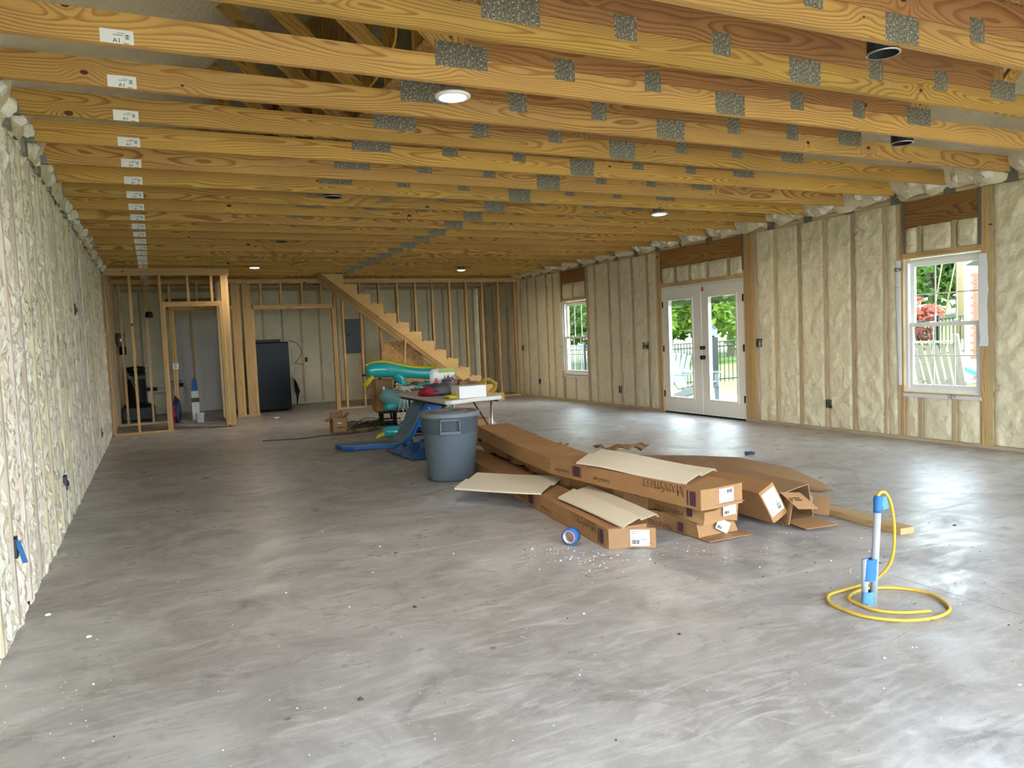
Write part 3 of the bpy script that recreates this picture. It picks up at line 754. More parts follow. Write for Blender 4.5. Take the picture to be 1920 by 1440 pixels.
# ============================================================ TRASH CAN
bn = thing('trash_can', 'round grey plastic trash can with flat lid and side handles', 'trash can', (2.465, 6.575, 0))
part('body', G().lathe([(.0001,.0),(.20,.0),(.215,.012),(.222,.03),(.248,.44),(.250,.445),(.262,.45),(.268,.58),(.278,.585),(.280,.612),(.270,.615)], 48), M['bin'], bn, True)
part('lid', G().lathe([(.286,.598),(.289,.615),(.283,.632),(.262,.640),(.245,.636),(.235,.628),(.18,.630),(.175,.640),(.165,.643),(.10,.643),(.095,.633),(.0001,.633)], 48), M['bin_lid'], bn, True)
for ang in (-110, 70):
    a = math.radians(ang); c, s = math.cos(a), math.sin(a)
    h = G()
    def pt(r, w, z): return (c*r-s*w, s*r+c*w, z)
    for w0, w1, z0, z1, r1 in ((-.095,.095,.445,.475,.287), (-.095,.095,.565,.585,.290), (-.095,-.078,.475,.565,.282), (.078,.095,.475,.565,.282)):
        h.add([pt(.24,w0,z0),pt(.24,w1,z0),pt(r1,w1,z0),pt(r1,w0,z0),pt(.24,w0,z1),pt(.24,w1,z1),pt(r1,w1,z1),pt(r1,w0,z1)], [(0,3,2,1),(4,5,6,7),(0,1,5,4),(1,2,6,5),(2,3,7,6),(3,0,4,7)])
    part('handle', h, M['bin'], bn, bevel=.006)

# ============================================================ SIDING CARTONS
LABELS = {}
def carton(label, sts, w, h, roll=0., crush=0., near=True, group=None, prints=(), mat=None, ends=True, cat='carton', seg=7):
    S = [Vector(p) for p in sts]
    t = thing('siding_carton', label, cat, S[0], group)
    pts = []
    for a, b in zip(S, S[1:]):
        n = max(2, int((b-a).length/(.10 if crush else .25)))
        pts += [a.lerp(b, i/n) for i in range(n)]
    pts.append(S[-1])
    rows = []; cr, sr = math.cos(roll), math.sin(roll)
    for i, p in enumerate(pts):
        d = pts[min(i+1, len(pts)-1)] - pts[max(i-1, 0)]; d.z = 0; d.normalize(); R = Vector((d.y, -d.x, 0))
        row = []
        loop = [(-.5,0),(-.17,0),(.17,0),(.5,0),(.5,.5),(.5,1),(.17,1),(-.17,1),(-.5,1),(-.5,.5)]
        for (u, v) in loop:
            q = p + R*(u*w*cr - v*h*sr) + Vector((0,0,1))*(u*w*sr + v*h*cr)
            if crush:
                q += Vector((nz(q+Vector((0,0,p.z*9)), 4.2), nz(q, 3.7)*.3, 0))*crush + Vector((0,0,1))*crush*(nz(q, 5.1)-.15)*(v if p.z < .02 else 1)
            elif 0 < v < 1 or abs(u) < .3: q += R*(nz(q, 2.5)*.008) + Vector((0,0,nz(q, 2.2)*.006))
            q.z = max(q.z, .003)
            row.append(q - S[0])
        rows.append(row)
    g = G().grid(rows, True)
    if near: g.f.append(tuple(range(10)))
    g.f.append(tuple(range((len(rows)-1)*10, len(rows)*10))[::-1])
    b = part('body', g, mat or M['carton'], t)
    if not near:
        m = b.modifiers.new('wall', 'SOLIDIFY'); m.thickness = .006
    d = (S[1]-S[0]); d.z = 0; d.normalize(); R = Vector((d.y, -d.x, 0))
    slope = (S[1]-S[0]).normalized()
    Rr = R*cr + Vector((0,0,sr)); U = Vector((0,0,cr)) - R*sr
    def side(s_, v, off=.0018): return frame(-Rr*(w/2+off) + U*v + slope*s_, slope, -U)
    def top(s_, u, off=.002): return frame(U*(h+off) + Rr*u + slope*s_, slope, Rr*-1)
    def end(u, v, off=.003): return frame(Rr*u + U*v - slope*off, Rr, U)
    t['_'] = 0; del t['_']
    return t, side, top, end
def ship_label(t, mtx, w=.105, h=.085, flip=False):
    if flip: mtx = mtx @ Matrix.Rotation(math.pi, 4, 'Z')
    c = flat('shipping_label', G().quad(*rect(-w/2, -h/2, w/2, h/2)), M['paper'], t, mtx)
    up = lambda x, y: Matrix.Translation((x, y, .0008))
    g = G(); x = -w*.42; rs = random.Random(5)
    while x < -w*.05:
        b = rs.choice((.0012, .0022, .003)); g.quad(*rect(x, -h*.40, x+b, -h*.12)); x += b + rs.choice((.0012, .002))
    flat('barcode', g, M['ink'], c, up(0, 0))
    flat('lettering', text_mesh('CertainTeed', .0125), M['ink'], c, up(w*.02, -h*.36))
    flat('lettering', text_mesh('COLONIAL WHITE', .0105), M['ink'], c, up(-w*.44, h*.08))
    for a_, b_, y_ in ((-.44, -.1, .36), (-.44, -.2, .24), (-.44, -.3, -.04), (.05, .4, -.12)): flat('printed_line', G().quad(*rect(w*a_, h*y_, w*b_, h*(y_+.055))), M['ink_grey'], c, up(0, 0))
    return c
def brand(t, side, h, s0=.06, scale=1.0, pr=None, full=True):
    """upside-down brand print on the long side: bars first, then the words running away from the end"""
    P = pr or M['brown_print']
    def r(a, b, v0, v1): return G().quad(*rect(0, 0, b-a, v1-v0)), a, v0, b, v1
    flat('printed_bar', G().quad(*rect(0, 0, .052*scale, h*.72)), M['purple'], t, side(s0, h*.86))
    flat('printed_bar', G().quad(*rect(0, 0, .013*scale, h*.72)), M['purple'], t, side(s0+.064*scale, h*.86))
    hh = h*.43
    g, wd = serif('MAINSTREET', hh*.95)
    flat('lettering', g, P, t, side(s0+.10*scale, h*.55) @ Matrix.Translation((0, -hh*1.05, 0)))
    flat('lettering', text_mesh('DOUBLE 5" WOODGRAIN CLAPBOARD', h*.135), P, t, side(s0+.115*scale, h*.72) @ Matrix.Scale(.82, 4, (1,0,0)))
    if full:
        flat('lettering', text_mesh('CertainTeed', h*.30), M['ink'], t, side(s0+.84, h*.45))
        flat('printed_bar', G().quad(*rect(0, 0, .09, h*.62)), M['purple'], t, side(s0+1.20, h*.82))
        for o_ in (-.016, .10): flat('printed_bar', G().quad(*rect(0, 0, .006, h*.62)), M['purple'], t, side(s0+1.20+o_, h*.82))
        flat('lettering', text_mesh('CertainTeed', h*.30), M['ink'], t, side(s0+1.34, h*.45))

# carton A: lying alone on the floor, sprung end flap
tA, sA, pA, eA = carton('long cardboard siding carton lying on the concrete with a sprung end flap', [(2.525, 3.765, 0), (2.715, 5.50, 0), (2.95, 7.40, 0)], .27, .125)
brand(tA, sA, .125, .05)
fl_ = part('end_flap', G().box(-.125, -.006, 0, .13, .0, .118), M['carton'], tA, loc=(.015, -.05, .003)); fl_.rotation_euler = (-.22, 0, -.62)
fl2 = part('end_flap', G().box(-.13, -.03, 0, .0, -.026, .122), M['carton_in'], tA, loc=(.0, -.002, .002)); fl2.rotation_euler.z = -.25
c_ = ship_label(fl_, frame((.035, -.008, .058), (1,0,0), (0,0,1)), .115, .095)
flat('printed_bar', G().quad(*rect(0, 0, .07, .05)), M['purple'], tA, pA(.02, .04))

# main carton on top of the stack
tM, sM, pM, eM = carton('top cardboard siding carton of the stack, square and uncrushed', [(3.045, 3.51, .222), (2.92, 5.13, .222), (2.985, 5.85, .235), (3.16, 7.15, .275)], .345, .125)
brand(tM, sM, .125, .04)
ship_label(tM, eM(.035, .068), .12, .085, True)
part('flap_seam', G().box(-.1725, -.004, .004, .1725, -.001, .009), M['carton_in'], tM, loc=(0, 0, .012))
# two crushed cartons below
t1, s1, p1, e1 = carton('crushed siding carton squashed directly beneath the top carton', [(3.13, 3.62, .112), (3.03, 5.2, .112), (3.24, 7.25, .14)], .33, .095, 0, .05)
flat('printed_bar', G().quad(*rect(0, 0, .05, .06)), M['purple'], t1, s1(.06, .088, .016))
flat('lettering', text_mesh('MAINSTREET', .05), M['brown_print'], t1, s1(.14, .05, .018))
ship_label(t1, e1(.06, .058, .014), .11, .075)
t2, s2_, p2, e2 = carton('flattest crushed siding carton at the bottom of the stack', [(3.13, 3.66, 0), (3.06, 5.2, 0), (3.28, 7.3, 0)], .34, .108, 0, .055)
flat('printed_bar', G().quad(*rect(0, 0, .05, .06)), M['purple'], t2, s2_(.10, .085, .018))
flat('lettering', text_mesh('MAINSTREET', .05), M['brown_print'], t2, s2_(.2, .05, .02))
ship_label(t2, e2(.03, .062, .022) @ Matrix.Rotation(-.5, 4, 'Z'), .11, .07)
f3 = part('end_flap', G().grid([[(-.16+.34*i/6, -.02-.10*j/3+.012*nz((i*.4,j,2), 1.3), .004+.012*abs(nz((i,j,1),.7))) for i in range(7)] for j in range(4)]), M['carton'], t2)
f3.modifiers.new('t', 'SOLIDIFY').thickness = .004
# carton tipped on its edge
t3, s3, p3, e3 = carton('siding carton tipped onto its edge with a white label on its end', [(3.555, 3.55, .075), (3.64, 4.5, .05), (3.70, 5.2, .03)], .125, .235, .50)
ship_label(t3, e3(.0, .125) @ Matrix.Rotation(math.pi/2, 4, 'Z'), .17, .105)
# open carton
t4, s4, p4, e4 = carton('torn open siding carton with an empty dark mouth and loose flaps', [(3.76, 3.60, .012), (3.84, 4.5, .01), (3.89, 5.0, .01)], .25, .215, .18, 0, False, mat=M['carton_dusty'])
fa = part('end_flap', G().box(-.10, -.17, -.002, .10, 0, .002), M['carton'], t4, loc=(-.07, 0, .20)); fa.rotation_euler = (.50, .15, .1)
fb = part('end_flap', G().box(-.12, -.21, -.002, .12, 0, .002), M['carton'], t4, loc=(.0, -.005, .018)); fb.rotation_euler = (.04, .0, -.1)
fc = part('end_flap', G().box(-.002, -.11, 0, .002, 0, .13), M['carton_in'], t4, loc=(.125, 0, .035)); fc.rotation_euler = (0, .2, .35)
fd = part('end_flap', G().box(-.002, -.10, 0, .002, 0, .17), M['carton'], t4, loc=(-.15, 0, .02)); fd.rotation_euler = (0, .2, -.3)
flat('printed_bar', G().quad(*rect(0, 0, .06, .09)), M['purple'], t4, p4(.12, .03))
for q in (0, 1): flat('printed_line', G().quad(*rect(0, .022*q, .07, .022*q+.012)), M['ink'], fa, frame((-.04, -.09, .0026), (1,0,0), (0,1,0)))
# tapered kraft wrap behind
rows = []
wp_ = [(4.345, 3.84, .105, .004, .004), (4.335, 3.95, .11, .04, .045), (4.29, 4.25, .135, .14, .085), (4.22, 4.7, .145, .18, .10), (4.16, 5.2, .125, .19, .08), (4.06, 5.8, .075, .19, .07), (4.02, 6.3, .05, .17, .045)]
for (x, y, z, a, b) in wp_:
    rows.append([(x+a*math.cos(q), y, max(.002, z+b*math.sin(q)*(1.0 if math.sin(q) > 0 else .98)+.006*nz((q, y, x), 2))) for q in [2*math.pi*i/20 for i in range(20)]])
kw = G().grid(rows, True); kw.f.append(tuple(range(120, 140)))
tag(part('kraft_wrap', kw, M['carton_dusty'], None, True), 'tapering brown cardboard wrap with a pointed end behind the cartons', 'cardboard')
# odd torn scraps beyond the stack
sc = G().grid([[(3.9+.35*i/8, 7.35+.25*j/4+.1*i/8, .03+.08*abs(nz((i*.5, j*.7, 3), 1.1))) for i in range(9)] for j in range(5)])
o_ = part('torn_card', sc, M['carton_in']); o_.modifiers.new('t', 'SOLIDIFY').thickness = .004; tag(o_, 'torn pale cardboard scrap on the floor beyond the stack', 'cardboard scrap')
sc = G().grid([[(3.82+.40*i/8, 5.95+.30*j/4-.1*i/8, .20+.07*nz((i*.6, j*.9, 8), 1.1)) for i in range(9)] for j in range(5)])
o_ = part('crumpled_wrap', sc, M['carton_in'], None, True); o_.modifiers.new('t', 'SOLIDIFY').thickness = .003; tag(o_, 'crumpled brown packing wrap lying on the tipped carton', 'packing wrap')
tag(part('card_piece', G().box(3.95, 7.75, .0, 4.0, 7.95, .16).box(3.8, 7.9, .0, 3.97, 7.92, .14), M['carton']), 'small upright cardboard piece beyond the stacked cartons', 'cardboard scrap')

# siding panels ------------------------------------------------------------
def siding(label, P, warp, hem=False):
    P = [Vector(p) for p in P]                  # front-left, front-right, back-right, back-left ; laps run left-right
    loc = P[0].copy(); rows = []
    prof = [(0, 0, -.008), (.0, .0, .0), (.03, 0, .004), (.46, 0, .022), (.468, 0, .003), (.50, 0, .003), (.94, 0, .020), (.948, 0, .004), (1, 0, .003)]
    nl = 18
    for i in range(nl+1):
        u = i/nl; row = []
        for (v, _, dz) in prof:
            q = (P[0].lerp(P[1], u)).lerp(P[3].lerp(P[2], u), v)
            row.append(q + Vector((0, 0, dz + warp(u, v))) - loc)
        rows.append(row)
    o = part('vinyl_siding_sheet', G().grid(rows), M['siding'], None, False, loc); o.modifiers.new('t', 'SOLIDIFY').thickness = .0022
    tag(o, label, 'siding', 'loose siding sheets')
    if hem:
        g = G()
        for i in range(26):
            u = (i+.3)/26.5; u1 = u+.024
            a, b = [(P[0].lerp(P[1], q)).lerp(P[3].lerp(P[2], q), .965)+Vector((0,0,.0062+warp(q, .97)))-loc for q in (u, u1)]
            c, d = [(P[0].lerp(P[1], q)).lerp(P[3].lerp(P[2], q), .985)+Vector((0,0,.0062+warp(q, .98)))-loc for q in (u1, u)]
            g.quad(a, b, c, d)
        part('nail_slots', g, M['ink'], o)
    return o
siding('cream vinyl siding panel sloping from a carton to beside the trash can', [(2.094,5.544,.118),(2.523,4.874,.135),(2.969,5.281,.14),(2.462,5.92,.135)], lambda u, v: -.004*math.sin(math.pi*u))
siding('cream vinyl siding panel with slotted edge on the carton lying alone', [(2.538,4.641,.145),(2.445,3.677,.148),(2.767,3.767,.146),(2.90,4.788,.146)], lambda u, v: .010*math.sin(math.pi*v)*1.0+.004*math.sin(math.pi*u), True)
siding('cream vinyl siding panel on the top carton of the stack', [(2.748,4.727,.362),(2.917,3.677,.356),(3.33,3.877,.352),(3.19,5.067,.36)], lambda u, v: .006*math.sin(math.pi*v)+.006*math.sin(2*math.pi*u))

pk = board('pine_plank', (4.07, 3.04, .022), (4.30, 5.4, .022), .040, .105, M['plank']); tag(pk, 'straight pine plank lying on the concrete by the open carton', 'plank')
tag(part('trim_strip', G().grid([[(4.02+.06*j, 3.72+.5*i/5, .046+.012*nz((i, j, 1), .9)+.02*j) for j in range(3)] for i in range(6)]), M['siding']), 'thin torn pale strip resting on the pine plank', 'strip').modifiers.new('t', 'SOLIDIFY').thickness = .002

# tape roll ------------------------------------------------------------
tr = thing('tape_roll', 'roll of blue painters tape on its edge by the lone carton', 'tape', (2.265, 4.0, .052))
def ringx(r0, r1, w, seg=32):
    rows = [[(r*math.cos(2*math.pi*k/seg), z, r*math.sin(2*math.pi*k/seg)) for k in range(seg)] for r, z in ((r0,-w/2),(r1,-w/2),(r1,w/2),(r0,w/2),(r0,-w/2))]
    return G().grid(rows, True)
q1 = part('tape', ringx(.0405, .051, .062), M['bluetape'], tr, True); q2 = part('core', ringx(.0375, .0405, .064), M['pink'], tr, True)
part('core_paper', ringx(.0365, .0375, .0645), M['paper'], tr, True)
tr.rotation_euler.z = math.radians(-52)

# conduit and cable ------------------------------------------------------------
cd = thing('conduit_stub', 'upright grey conduit stub bound with blue tape rising from the slab', 'conduit', (2.93, 2.375, 0))
part('tall_pipe', G().tube([(.005, -.005, 0), (.06, .006, .475)], .0165, 16), M['conduit'], cd, True)
part('short_pipe', G().tube([(-.03, .012, 0), (-.024, .014, .205)], .0145, 16), M['conduit'], cd, True)
def band(z0, z1, mat, name='tape_band', wob=.002):
    rows = []
    for i in range(7):
        z = z0+(z1-z0)*i/6
        cx, cyy = -.012+.035*z/.2*.5, .004; row = []
        for k in range(24):
            a = 2*math.pi*k/24; row.append((cx+(.037+wob*nz((a, z*20, 1), 2))*math.cos(a)*1.0, cyy-.25*(.037*math.cos(a))*.5+(.0205+wob*nz((z*20, a, 3), 2))*math.sin(a), z))
        rows.append(row)
    part(name, G().grid(rows, True), mat, cd, True)
band(.105, .205, M['bluetape']); band(.0, .055, M['bluetape2'])
part('tape_band', G().tube([(.005+.055*z/.475, -.005+.011*z/.475, z) for z in (.415, .43, .45, .475, .492)], [.0178, .019, .0185, .021, .017], 16), M['bluetape'], cd, True)
part('tape_tail', G().grid([[(.072+.02*j+.004*i, .0+.006*nz((i, j, 2), .8), .485-.02*i) for j in range(3)] for i in range(4)]), M['bluetape2'], cd, True)
cable('yellow_cable', [(2.988,2.38,.47),(2.995,2.382,.497),(3.027,2.385,.506),(3.062,2.39,.486),(3.107,2.40,.422),(3.150,2.42,.282),(3.165,2.45,.142),(3.139,2.50,.05),(3.07,2.545,.010),(2.964,2.540,.009),(2.832,2.529,.009),(2.755,2.46,.009),(2.735,2.383,.009),(2.743,2.263,.009),(2.834,2.148,.009),(2.972,2.098,.009),(3.10,2.115,.009),(3.175,2.18,.009),(3.23,2.30,.009),(3.184,2.412,.009),(3.081,2.478,.012),(2.96,2.485,.014),(2.87,2.45,.010),(2.848,2.392,.008),(2.845,2.29,.008),(2.914,2.209,.008),(3.035,2.156,.008)], .0075, M['cable'], 'yellow flat cable coiled on the floor from a taped conduit stub', n=10, seg=8)

# debris ------------------------------------------------------------
def crumbs(name, label, spots, mat, seed, s0, s1):
    rs = random.Random(seed); g = G()
    for (cx, cy_, sx, sy, n) in spots:
        for i in range(n):
            x, y = rs.gauss(cx, sx), rs.gauss(cy_, sy); r = rs.uniform(s0, s1)*(1 if rs.random() < .9 else 2.2)
            if x < XL+.03 or x > XR-.05 or y > 13: continue
            a = rs.uniform(0, 6.3); P = [(x+r*math.cos(a+q)*rs.uniform(.6, 1.2), y+r*math.sin(a+q)*rs.uniform(.6, 1.2), .0005) for q in (0, 1.6, 3.1, 4.7)]
            g.add(P+[(x, y, r*rs.uniform(.5, 1.1))], [(0,1,4),(1,2,4),(2,3,4),(3,0,4)])
    o = part(name, g, mat); o['kind'] = 'stuff'; o['label'] = label; o['category'] = 'debris'
crumbs('foam_crumbs', 'white foam crumbs and dust scattered over the concrete floor', [(2.15,3.85,.16,.18,130),(2.3,3.55,.15,.1,60),(2.75,3.5,.1,.14,60),(2.3,6.0,.2,.2,60),(3.3,3.4,.2,.15,40),(-.4,3.4,.12,1.2,70),(-.45,7,.12,2.5,60),(1.5,4.5,1.6,1.6,110),(3.4,2.4,.6,.5,60),(5.2,4.5,1.2,1.5,60),(.6,2.8,.5,.5,60)], M['paper'], 3, .0015, .004)
crumbs('dirt_specks', 'dark dirt specks scattered over the concrete floor', [(2.5,3.4,.9,.7,40),(3.4,2.2,.6,.6,22),(1.5,6,1.4,2.5,40),(3.9,2.6,.5,.5,20)], M['cable_dark'], 4, .003, .007)
tag(part('dark_scrap', G().tube(crv([(5.37,5.83,.012),(5.43,5.80,.03),(5.47,5.86,.015),(5.42,5.88,.02),(5.50,5.83,.012)], 5), .012, 6), M['navy'], None, True), 'small dark rag scrap alone on the floor before the french doors', 'scrap')
for q, (x, y) in enumerate(((-.56, 4.35), (-.35, 3.9))):
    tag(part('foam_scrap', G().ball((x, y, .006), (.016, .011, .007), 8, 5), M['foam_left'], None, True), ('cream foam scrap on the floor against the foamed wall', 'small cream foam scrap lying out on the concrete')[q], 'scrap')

# ============================================================ TABLE AND CLUTTER
TZ = .64
tb = thing('folding_table', 'white plastic folding table with dark tubular legs', 'table', (3.22, 8.62, 0))
A, B, Cc, D = Vector((-.377,-.99,0)), Vector((.394,-.80,0)), Vector((.40,.90,0)), Vector((-.37,.90,0))
pl = []
def rc(p, q, r, n=4):
    return p
out = [A+Vector((.05,.0,0)), A.lerp(B,.30), A.lerp(B,.42)+Vector((0,.035,0)), A.lerp(B,.62)+Vector((0,.035,0)), A.lerp(B,.74), B-Vector((.06,.0,0)), B+Vector((0,.06,0)), Cc-Vector((0,.05,0)), Cc-Vector((.05,0,0)), D+Vector((.05,0,0)), D-Vector((0,.05,0)), A+Vector((0,.05,0))]
part('table_top', G().prism([p+Vector((0,0,TZ-.045)) for p in out], (0,0,.045)), M['table_top'], tb, bevel=.008)
part('side_rail', G().box(-.345,-.85,TZ-.075,-.325,.8,TZ-.045).box(.35,-.7,TZ-.075,.37,.8,TZ-.045), M['dark_metal'], tb)
for (yy_) in (-.62, .62):
    for xx in (-.29, .31):
        part('leg', G().tube([(xx, yy_, 0), (xx, yy_, TZ-.05)], .014, 10), M['cable_dark'] if xx < 0 else M['steel'], tb, True)
    part('cross_bar', G().tube([(-.29, yy_, .09), (.31, yy_, .09)], .011, 8), M['cable_dark'], tb, True)
part('leg_brace', G().tube([(-.29, .55, .25), (-.29, 0., TZ-.07)], .009, 8), M['cable_dark'], tb, True)
part('leg_brace', G().tube([(.31, -.55, .25), (.31, 0., TZ-.07)], .009, 8), M['cable_dark'], tb, True)
def soft(name, label, cat, c, r, mat, seed=0, amp=.25, sc=3., seg=20, rings=12, z0=None, group=None):
    g = G().ball((0,0,0), 1., seg, rings); V = []
    for v in g.v:
        p = Vector(v); d = 1+amp*nz(p+Vector((seed*3.1, seed, 0)), sc*.5)+amp*.6*nz(p+Vector((seed, 7, 2)), sc)
        q = Vector((p.x*r[0]*d, p.y*r[1]*d, p.z*r[2]*d)); 
        if z0 is not None: q.z = max(q.z, z0-c[2])
        V.append(tuple(q))
    g.v = V
    return tag(part(name, g, mat, None, True, c), label, cat, group)
wbx = thing('paper_box', 'white paper-wrapped box with folded end on the folding table', 'box', (3.23, 7.95, TZ))
part('body', G().box(-.165,-.13,0,.165,.13,.135), M['paper'], wbx, bevel=.004)
ef = G()
for s_ in (1, -1): ef.prism([(s_*.163,-.131,.006),(s_*.163,-.131,.128),(s_*.05,-.131,.067)], (0,-.002,0))
ef.prism([(-.15,-.131,.002),(.15,-.131,.002),(.05,-.131,.062),(-.05,-.131,.062)], (0,-.003,0))
part('folded_end', ef, M['paper'], wbx)
soft('red_mesh_bag', 'crumpled red mesh bag on the folding table edge', 'bag', (2.97, 8.55, TZ+.045), (.13,.14,.05), M['red'], 2, .5, z0=TZ+.001)
soft('plastic_sheeting', 'heap of grey blue plastic sheeting on the folding table', 'sheeting', (3.2, 8.65, TZ+.06), (.26,.32,.085), M['greyblue'], 5, .6, 4, z0=TZ+.001)
soft('work_glove', 'yellow work glove lying on the folding table', 'glove', (3.03, 7.95, TZ+.02), (.10,.09,.022), M['yellow'], 8, .6, 5, z0=TZ+.001)
soft('brown_sheeting', 'crumpled tan packing sheet behind the white paper box', 'packing sheet', (3.42, 8.5, TZ+.07), (.2,.2,.09), M['carton_in'], 11, .6, 4, z0=TZ+.001)
cg = G(); rs = random.Random(9)
cp = []
for i in range(60):
    a = i*.55; cp.append((3.53+(.085+.02*math.sin(i*1.7))*math.cos(a), 8.08+.05*math.sin(i*.9)+(.03)*math.sin(a*.5), TZ+.10+(.085+.015*math.sin(i*2.3))*math.sin(a)))
tag(part('cable_coil', G().tube(crv(cp, 4), .006, 6), M['cable'], None, True), 'tangled coil of yellow cable on the folding table corner', 'cable coil')
pg = thing('printed_package', 'glossy white plastic package printed lime green on the table', 'package', (3.36, 9.15, TZ))
def pil(w, d, h, mat, name, loc, par, sc=1):
    rows = []
    for i in range(13):
        u = -1+2*i/12; row = []
        for k in range(16):
            a = 2*math.pi*k/16; e = (1-abs(u)**4)**.5 if abs(u) < 1 else .02
            row.append((u*w/2, math.cos(a)*d/2*max(e, .05), h/2+math.copysign(abs(math.sin(a))**.6, math.sin(a))*h/2*(.75+.25*e)+.01*nz((u*3, a, 1), 1.5)))
        rows.append(row)
    return part(name, G().grid(rows, True), mat, par, True, loc)
bd_ = pil(.34, .14, .27, M['paper'], 'body', (0, 0, .03), pg)
part('printed_band', G().box(-.06,-.079,.245,.155,-.06,.285), M['green'], pg)
sp = G(); rs = random.Random(2)
for i in range(26):
    x, z = rs.uniform(-.04,.14), rs.uniform(.08,.2); sp.prism([(x,-.078,z),(x+.012,-.078,z+.002),(x+rs.uniform(-.02,.03),-.078,z+rs.uniform(.02,.05))], (0,-.002,0))
part('printed_marks', sp, M['navy'], pg)
pf = G().quad(*[(-.115+.028*math.cos(a), -.081, .13+.055*math.sin(a)) for a in [2*math.pi*k/18 for k in range(18)]])
part('printed_logo', pf, M['pink'], pg)
bw = thing('ribbon_bow', 'dark navy and red ribbon bow in front of the printed package', 'bow', (3.36, 8.95, TZ+.14))
for i in range(9):
    a = i*.7; d = (math.cos(a)*.09, -.02+.02*math.sin(i), math.sin(a)*.055)
    part('loop', G().tube(crv([(0,0,0),(d[0]*.6-.01, d[1], d[2]*.6+.015),(d[0], d[1], d[2]),(d[0]*.6+.01, d[1], d[2]*.6-.015),(0,0,0)], 4), .008, 6), M['red'] if i % 3 == 0 else M['navy'], bw, True)
bk = thing('cardboard_box', 'brown cardboard box standing under the folding table', 'box', (3.62, 8.75, 0))
part('body', G().box(-.14,-.14,0,.14,.14,.30), M['carton'], bk); part('flap', G().box(-.14,-.15,.298,.14,.0,.303), M['carton_in'], bk)
tag(part('black_bag', G().ball((3.62, 8.38, .07), (.12,.10,.08), 14, 8), M['black'], None, True), 'black bag on the floor under the folding table', 'bag')
tag(part('white_strip', G().bar((3.80, 8.75, .28), (4.05, 8.5, .01), .05, .006), M['siding']), 'loose pale strip jutting out beside the folding table leg', 'strip')

# cart, floats ------------------------------------------------------------
K = 1.08
def F(x, z, y=10.8): return Vector((x*K, y, CAMZ-(CAMZ-z)*K))
ct = thing('hand_cart', 'black folding hand cart with two wheels loaded with pool floats', 'cart', (3.2, 11.3, 0))
for x in (-.09, .10):
    w_ = part('wheel', ringx(.05, .13, .05, 28), M['rubber'], ct, True, loc=(x, -.05 if x < 0 else -.12, .13)); w_.rotation_euler.z = math.radians(70)
    h_ = part('wheel_hub', ringx(.0, .05, .045, 16), M['black'], ct, True, loc=(x, -.05 if x < 0 else -.12, .13)); h_.rotation_euler.z = math.radians(70)
part('axle', G().tube([(-.15,.0,.13),(.18,-.15,.13)], .012, 8), M['black'], ct, True)
part('frame', G().tube(crv([(-.10,0,.13),(-.12,0,.4),(-.14,-.1,.62),(-.12,-.25,.80),(.08,-.25,.80),(.10,-.2,.62),(.06,-.05,.3),(.08,0,.13)], 6), .016, 8), M['black'], ct, True)
part('frame_bar', G().bar((-.40,-.2,.83),(-.02,-.22,.80), .03, .02), M['black'], ct)
part('deck', G().box(-.15,-.35,.24,.75,.1,.27), M['black'], ct)
bx2 = thing('moving_box', 'brown cardboard moving box behind the pool floats', 'box', (3.12, 11.22, .27))
part('body', G().box(-.12,-.14,.0,.14,.14,.48), M['carton'], bx2); part('flap', G().bar((-.12,-.1,.34),(-.22,-.12,.22), .20, .004), M['carton_in'], bx2)
fu = thing('pool_float', 'long teal inflatable pool float with a yellow top seam', 'pool float', F(3.0, .70))
part('body', G().tube(crv([F(2.575,.93), F(2.60,.93), F(2.72,.94), F(2.88,.93), F(3.05,.90), F(3.25,.87), F(3.45,.85), F(3.58,.84), F(3.61,.84)], 4), [r*K for r in [.01,.04,.06,.07,.085,.092,.097,.102,.106,.108,.109,.108,.104,.1,.096,.092,.088,.085,.083,.081,.080,.080,.080,.081,.082,.082,.082,.083,.083,.080,.07,.05,.02]], 18), M['teal'], fu, True, world=True)
part('top_seam', G().tube(crv([F(2.60,.985), F(2.72,1.025), F(2.88,1.02), F(3.05,.975), F(3.25,.935), F(3.45,.915), F(3.60,.915)], 5), .046, 12), M['yellow'], fu, True, world=True)
part('end_band', G().tube(crv([F(3.56,.93,10.72), F(3.59,.85,10.7), F(3.57,.75,10.7), F(3.55,.63,10.7)], 4), .042, 10), M['yellow'], fu, True, world=True)
part('leg', G().tube(crv([F(3.0,.86), F(3.05,.79), F(3.09,.72), F(3.10,.68)], 4), [.085,.082,.078,.074,.07,.068,.068,.07,.072,.078,.085,.08,.03], 14), M['teal'], fu, True, world=True)
part('handle', G().tube([F(2.62,.86,10.6), F(2.50,.73,10.6)], .034, 12), M['yellow'], fu, True, world=True)
fl3 = thing('pool_float', 'see-through teal inflatable pool float with a white valve under net', 'pool float', F(3.0, .36, 10.5))
part('body', G().tube(crv([F(2.68,.64,10.45), F(2.72,.62,10.45), F(2.85,.56,10.45), F(3.1,.50,10.45), F(3.4,.48,10.45), F(3.62,.47,10.45), F(3.68,.47,10.45)], 4), [.01,.05,.075,.09,.10,.112,.12,.125,.13,.132,.134,.135,.136,.137,.138,.138,.138,.136,.134,.13,.12,.11,.09,.06,.02], 18), M['clearteal'], fl3, True, world=True)
part('fin', G().tube(crv([F(2.70,.43,10.4), F(2.78,.46,10.4), F(2.95,.50,10.4)], 4), [.005,.03,.05,.06,.065,.06,.05,.04,.02], 12), M['teal'], fl3, True, world=True)
part('valve', G().tube([F(2.72,.68,10.42), F(2.71,.72,10.42)], .02, 8), M['paper'], fl3, True, world=True)
part('seam_band', G().tube(crv([F(3.50,.58,10.38), F(3.56,.50,10.30), F(3.56,.42,10.3), F(3.5,.36,10.35)], 4), .03, 8), M['yellow'], fl3, True, world=True)
